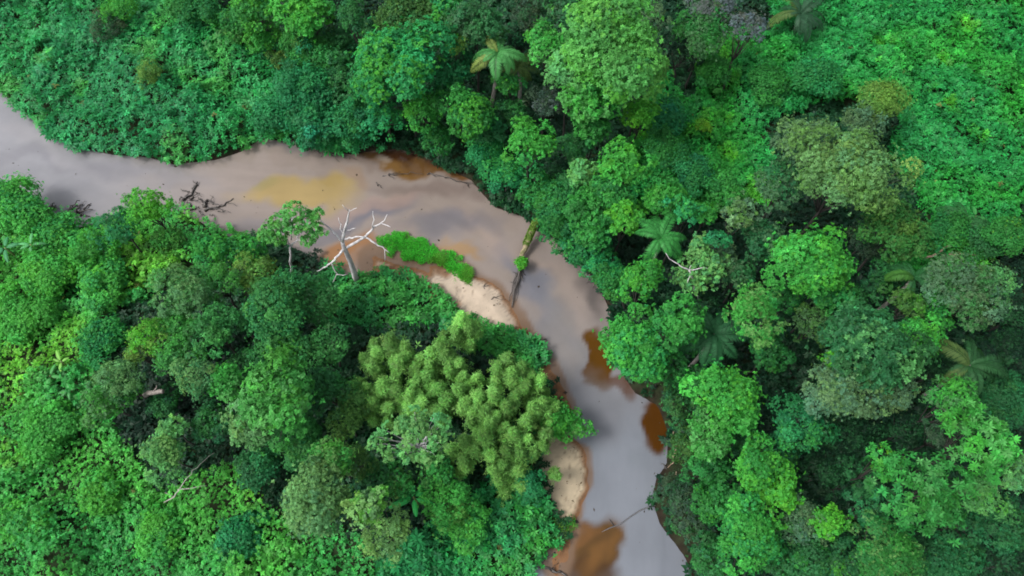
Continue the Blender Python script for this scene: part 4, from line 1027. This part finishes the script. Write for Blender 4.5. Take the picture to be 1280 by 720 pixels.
palm(892, 418, 12.0, 3.9, 18, (.016, .080, .030), "dark green drooping palm between the amber-pool tree and the yellow-tipped crown", (.3, 0), None)
palm(1212, 457, 11.0, 4.3, 14, (.020, .080, .026), "star-shaped palm with wide-spread fronds near the right edge", (0, .3), (.06, .11, .03), (-.2, .15))
palm(1000, 18, 6.0, 4.2, 16, (.020, .065, .032), "dark grey-green palm in the bright thicket at the top edge", (0, 0), (.06, .11, .03))
palm(826, 298, 13.0, 3.3, 15, (.028, .17, .036), "bright feathery palm left of the bare forked branch", (.4, .2), None, (.05, .4))
palm(757, 8, 15.0, 3.2, 9, (.07, .19, .07), "fern-like palm tip at the top edge behind the tallest bright tree", (0, .2), None, (.4, .9))
palm(1142, 348, 11.5, 3.2, 10, (.020, .095, .030), "dull green palm with broad blurred fronds left of the grey-green dome", (0, 0), (.035, .12, .02))
palm(648, 84, 8.5, 3.4, 12, (.06, .12, .03), "olive palm in shade just below right of the lone palm", (0, 0), None)
palm(718, 176, 8.0, 2.6, 9, (.02, .10, .03), "small dark palm between the round rosette crown and the flat green crown", (0, 0), None)
palm(1206, 280, 5.0, 3.6, 10, (.022, .10, .03), "low dark palm among bushes above the fallen brown branch", (0, 0), None)

# ------------------------------------------------------------------ banana plants
def banana(px, py, h, L, nl, c, label, a0=0.0, spread=.2):
    if px < 200: L = L * .66; h = h - .7
    r = np.random.default_rng(int(px * 3 + py))
    P = at(px, py, h); gz = float(ground_z(P[0], P[1])[0])
    root = empty("banana_plant", (P[0], P[1], gz), label, "banana plant")
    H = h - gz
    v_, f_ = tube([(0, 0, -.2), (0.03, 0, H * .5), (0, .02, H)], [.16, .13, .08], 8)
    mesh_obj("stem", v_, f_, M_CULM, root, None, True)
    for k in range(nl):
        n = 14; t = np.linspace(0, 1, n)
        ang = .75 - spread - t * r.uniform(.9, 1.3); s = L * r.uniform(.75, 1.15) / n
        x = np.cumsum(np.cos(ang) * s); z = np.cumsum(np.sin(ang) * s)
        w_ = L * .125 * np.clip(np.sin(np.pi * np.clip(t * .92 + .05, 0, 1)), 0, 1) ** .55 * smooth(.04, .2, t) + .012
        V = []
        for j, q in enumerate((-1, -.5, 0, .5, 1)):
            V.append(np.stack([x, w_ * q, z + np.array([.0, .06, 0, .06, .0])[j] * L * .35 - abs(q) * .10 * w_ * 2], 1))
        V = np.concatenate(V); i = np.arange(5 * n).reshape(5, n)
        F = np.stack([i[:-1, :-1].ravel(), i[1:, :-1].ravel(), i[1:, 1:].ravel(), i[:-1, 1:].ravel()], 1)
        col = np.array(c) * math.exp(r.normal(0, .14)) * np.ones((len(V), 1)); col[2 * n:3 * n] *= 1.5
        o = mesh_obj("leaf", V, F, M_LEAF, root, col, True)
        o.location = (0, 0, H - .1); o.rotation_euler = (r.normal(0, .15), 0, a0 + k * 6.283 / nl + r.normal(0, .4)); o.scale = (r.uniform(.7, 1.1),) * 3
    return root
banana(517, 622, 6.0, 2.1, 5, (.018, .21, .045), "vivid green banana plant left of the creeper-covered bush, below the open tree")
banana(62, 470, 4.2, 2.2, 6, (.045, .19, .05), "banana plant with pale upright leaves at the left, beside the dark hole")
banana(76, 452, 4.4, 2.0, 4, (.11, .26, .05), "yellow-green banana plant above the pale-leaved one at the left")
banana(36, 388, 4.8, 1.8, 4, (.07, .28, .03), "small bright banana plant near the left edge, above the dark hole")
banana(6, 310, 5.0, 3.0, 6, (.035, .16, .065), "grey-teal banana plant cut by the left edge")
banana(38, 306, 5.2, 2.2, 5, (.05, .19, .07), "banana plant with pale leaves near the left edge, right of the grey-teal one")
banana(86, 488, 4.4, 2.0, 5, (.05, .19, .06), "banana plant with narrow pale leaves below left of the grey-tinged crown")
banana(170, 430, 7.5, 1.9, 3, (.05, .26, .09), "single large teal banana leaf cluster left of the yellow-flecked bush")
banana(1220, 270, 4.5, 1.8, 4, (.03, .17, .04), "dark banana plant among bushes near the right edge, under the bright thicket")

# ------------------------------------------------------------------ bamboo clumps
def bamboo(px, py, label, plumes, c1=(.105, .262, .054)):
    """plumes: (px, py, height of tip, length of the plume)"""
    r = np.random.default_rng(int(px * 5 + py))
    P = at(px, py, 1.0); gz = float(ground_z(P[0], P[1])[0]); b = np.array([P[0], P[1], gz])
    root = empty("bamboo_clump", b, label, "bamboo")
    extra = []
    for (tx, ty, tz, L, wd) in plumes:
        for q in range(2):
            extra.append((tx + r.normal(0, 14), ty + r.uniform(4, 26), tz - r.uniform(.8, 2.6), L * .85, wd * r.uniform(.4, .62)))
    plumes = [(a, b_, c_, d_, e_ * .56) for a, b_, c_, d_, e_ in plumes] + extra
    for (tx, ty, tz, L, wd) in plumes:
        tip = at(tx, ty, tz) - b
        b0 = np.array([r.normal(0, .4), r.normal(0, .4), -.2])
        b0[:2] += tip[:2] * .72; c_ = np.array([tip[0] * .84 + r.normal(0, .25), tip[1] * .84 + r.normal(0, .25), tip[2] * .72])
        t = np.linspace(0, 1, 12)[:, None]
        sp = (1 - t) ** 2 * b0 + 2 * t * (1 - t) * c_ + t ** 2 * tip
        v_, f_ = tube(sp, np.linspace(.05, .012, 12), 5); mesh_obj("culm", v_, f_, M_CULM, root, None, True)
        n = int(300 * L * wd)
        tt = 1 - (r.random(n) ** .8) * .54
        Cx = np.stack([np.interp(tt, t[:, 0], sp[:, i]) for i in range(3)], 1)
        w_ = wd * 1.55 * np.clip((1.02 - tt) / .50, 0, 1) ** .9 * (.4 + .6 * smooth(.46, .66, tt))
        dd = rand_dirs(r, n); rad_ = np.minimum(np.abs(r.normal(0, .55, (n, 1))), 1.7)
        Cx = Cx + dd * rad_ * w_[:, None] * (1 + r.normal(0, .22, (n, 1)))
        Nn = unit(dd * .5 + np.array([0, 0, .9]) + r.normal(0, .25, (n, 3)))
        col = np.array(c1) * np.exp(r.normal(0, .22)) * np.exp(r.normal(0, .18, (n, 1))) * np.exp(r.normal(0, .07, (n, 3)))
        V, c = tufts(r, Cx, Nn, r.uniform(.20, .44, n), 6, .22, col, (-.5, .45))
        mesh_obj("plume", V, quads(len(V) // 4), M_LEAF, root, c)
bamboo(492, 462, "olive bamboo clump at the upper left of the bamboo stand, by the dark teal thicket", [(486, 420, 10.5, 4, 1.5), (505, 430, 9.5, 4, 1.2), (470, 438, 9, 4, 1.2), (462, 458, 8.5, 3.5, 1.1), (500, 448, 9.5, 3.5, 1.3), (522, 455, 8.5, 3.5, 1.1)])
bamboo(556, 462, "bamboo clump with a tall paired plume in the middle top of the bamboo stand", [(550, 425, 11, 4.5, 1.3), (556, 438, 10, 4, 1.2), (536, 452, 9, 3.5, 1.1), (574, 452, 9, 3.5, 1.2), (560, 462, 9, 4, 1.2), (580, 468, 8.5, 3.5, 1.1)])
bamboo(578, 428, "single tall narrow bamboo plume rising before the upper sandbar thicket", [(576, 392, 11, 5, 1.3), (584, 404, 10, 4.5, 1.2), (570, 410, 9.5, 4, 1.1)])
bamboo(640, 482, "bamboo clump on the right of the stand, nearest the brown sand strip", [(636, 444, 10.5, 4, 1.3), (652, 456, 9.5, 4, 1.2), (664, 468, 8, 3.5, 1.1), (622, 456, 9.5, 4, 1.2), (640, 462, 10, 4, 1.3), (676, 484, 6.5, 3.2, 1.0), (656, 486, 8, 3.5, 1.1)])
bamboo(610, 520, "bamboo clump in the centre of the stand with light yellow-green plume tips", [(616, 488, 11.5, 4, 1.3), (598, 494, 10.5, 4, 1.3), (582, 500, 9.5, 3.5, 1.2), (632, 506, 10, 4, 1.3), (606, 510, 10.5, 4, 1.2), (570, 484, 9.5, 3.5, 1.2)])
bamboo(600, 556, "bamboo clump drooping downwards at the lower middle of the stand", [(604, 540, 10, 4, 1.3), (578, 548, 9, 4, 1.2), (594, 562, 8.5, 4, 1.2), (614, 566, 8.5, 4, 1.2), (580, 574, 6.5, 3.5, 1.1), (612, 524, 10.5, 4, 1.2)])
bamboo(648, 560, "bamboo clump at the lower right of the stand above the lower sandbar's thicket", [(640, 538, 9.5, 4, 1.3), (660, 546, 8, 4, 1.1), (630, 562, 8.5, 4, 1.2), (646, 586, 6.5, 4, 1.1), (622, 600, 5.5, 4, 1.1), (650, 566, 7.5, 3.5, 1.1), (658, 520, 9, 3.5, 1.2)])
bamboo(482, 510, "bamboo clump on the left of the stand above the open tree", [(476, 478, 9.5, 4, 1.2), (496, 486, 9.5, 4, 1.2), (464, 500, 8.5, 3.5, 1.1), (512, 490, 9.5, 4, 1.3), (530, 500, 9.5, 4, 1.2), (486, 508, 8.5, 3.5, 1.1), (456, 482, 8, 3.5, 1.1)])
bamboo(680, 520, "bamboo clump leaning right over the blossoming bush by the water", [(678, 500, 8, 3.5, 1.2), (694, 508, 6.5, 3.5, 1.0), (664, 506, 8.5, 3.5, 1.2), (684, 516, 6.8, 3.2, 1.0)])
bamboo(536, 478, "bamboo clump between the left and centre of the stand, dull olive", [(532, 468, 9.5, 4, 1.2), (546, 484, 9.5, 4, 1.2), (520, 474, 9, 3.5, 1.1), (560, 500, 9, 3.5, 1.2), (548, 512, 8.5, 3.5, 1.1)], (.085, .235, .046))

dup = {k: v for k, v in LABELS.items() if len(v) > 1}
if dup: print("DUPLICATE LABELS", dup)
bad = [k for k in LABELS if not 4 <= len(k.split()) <= 16]
if bad: print("BAD LABELS", bad)
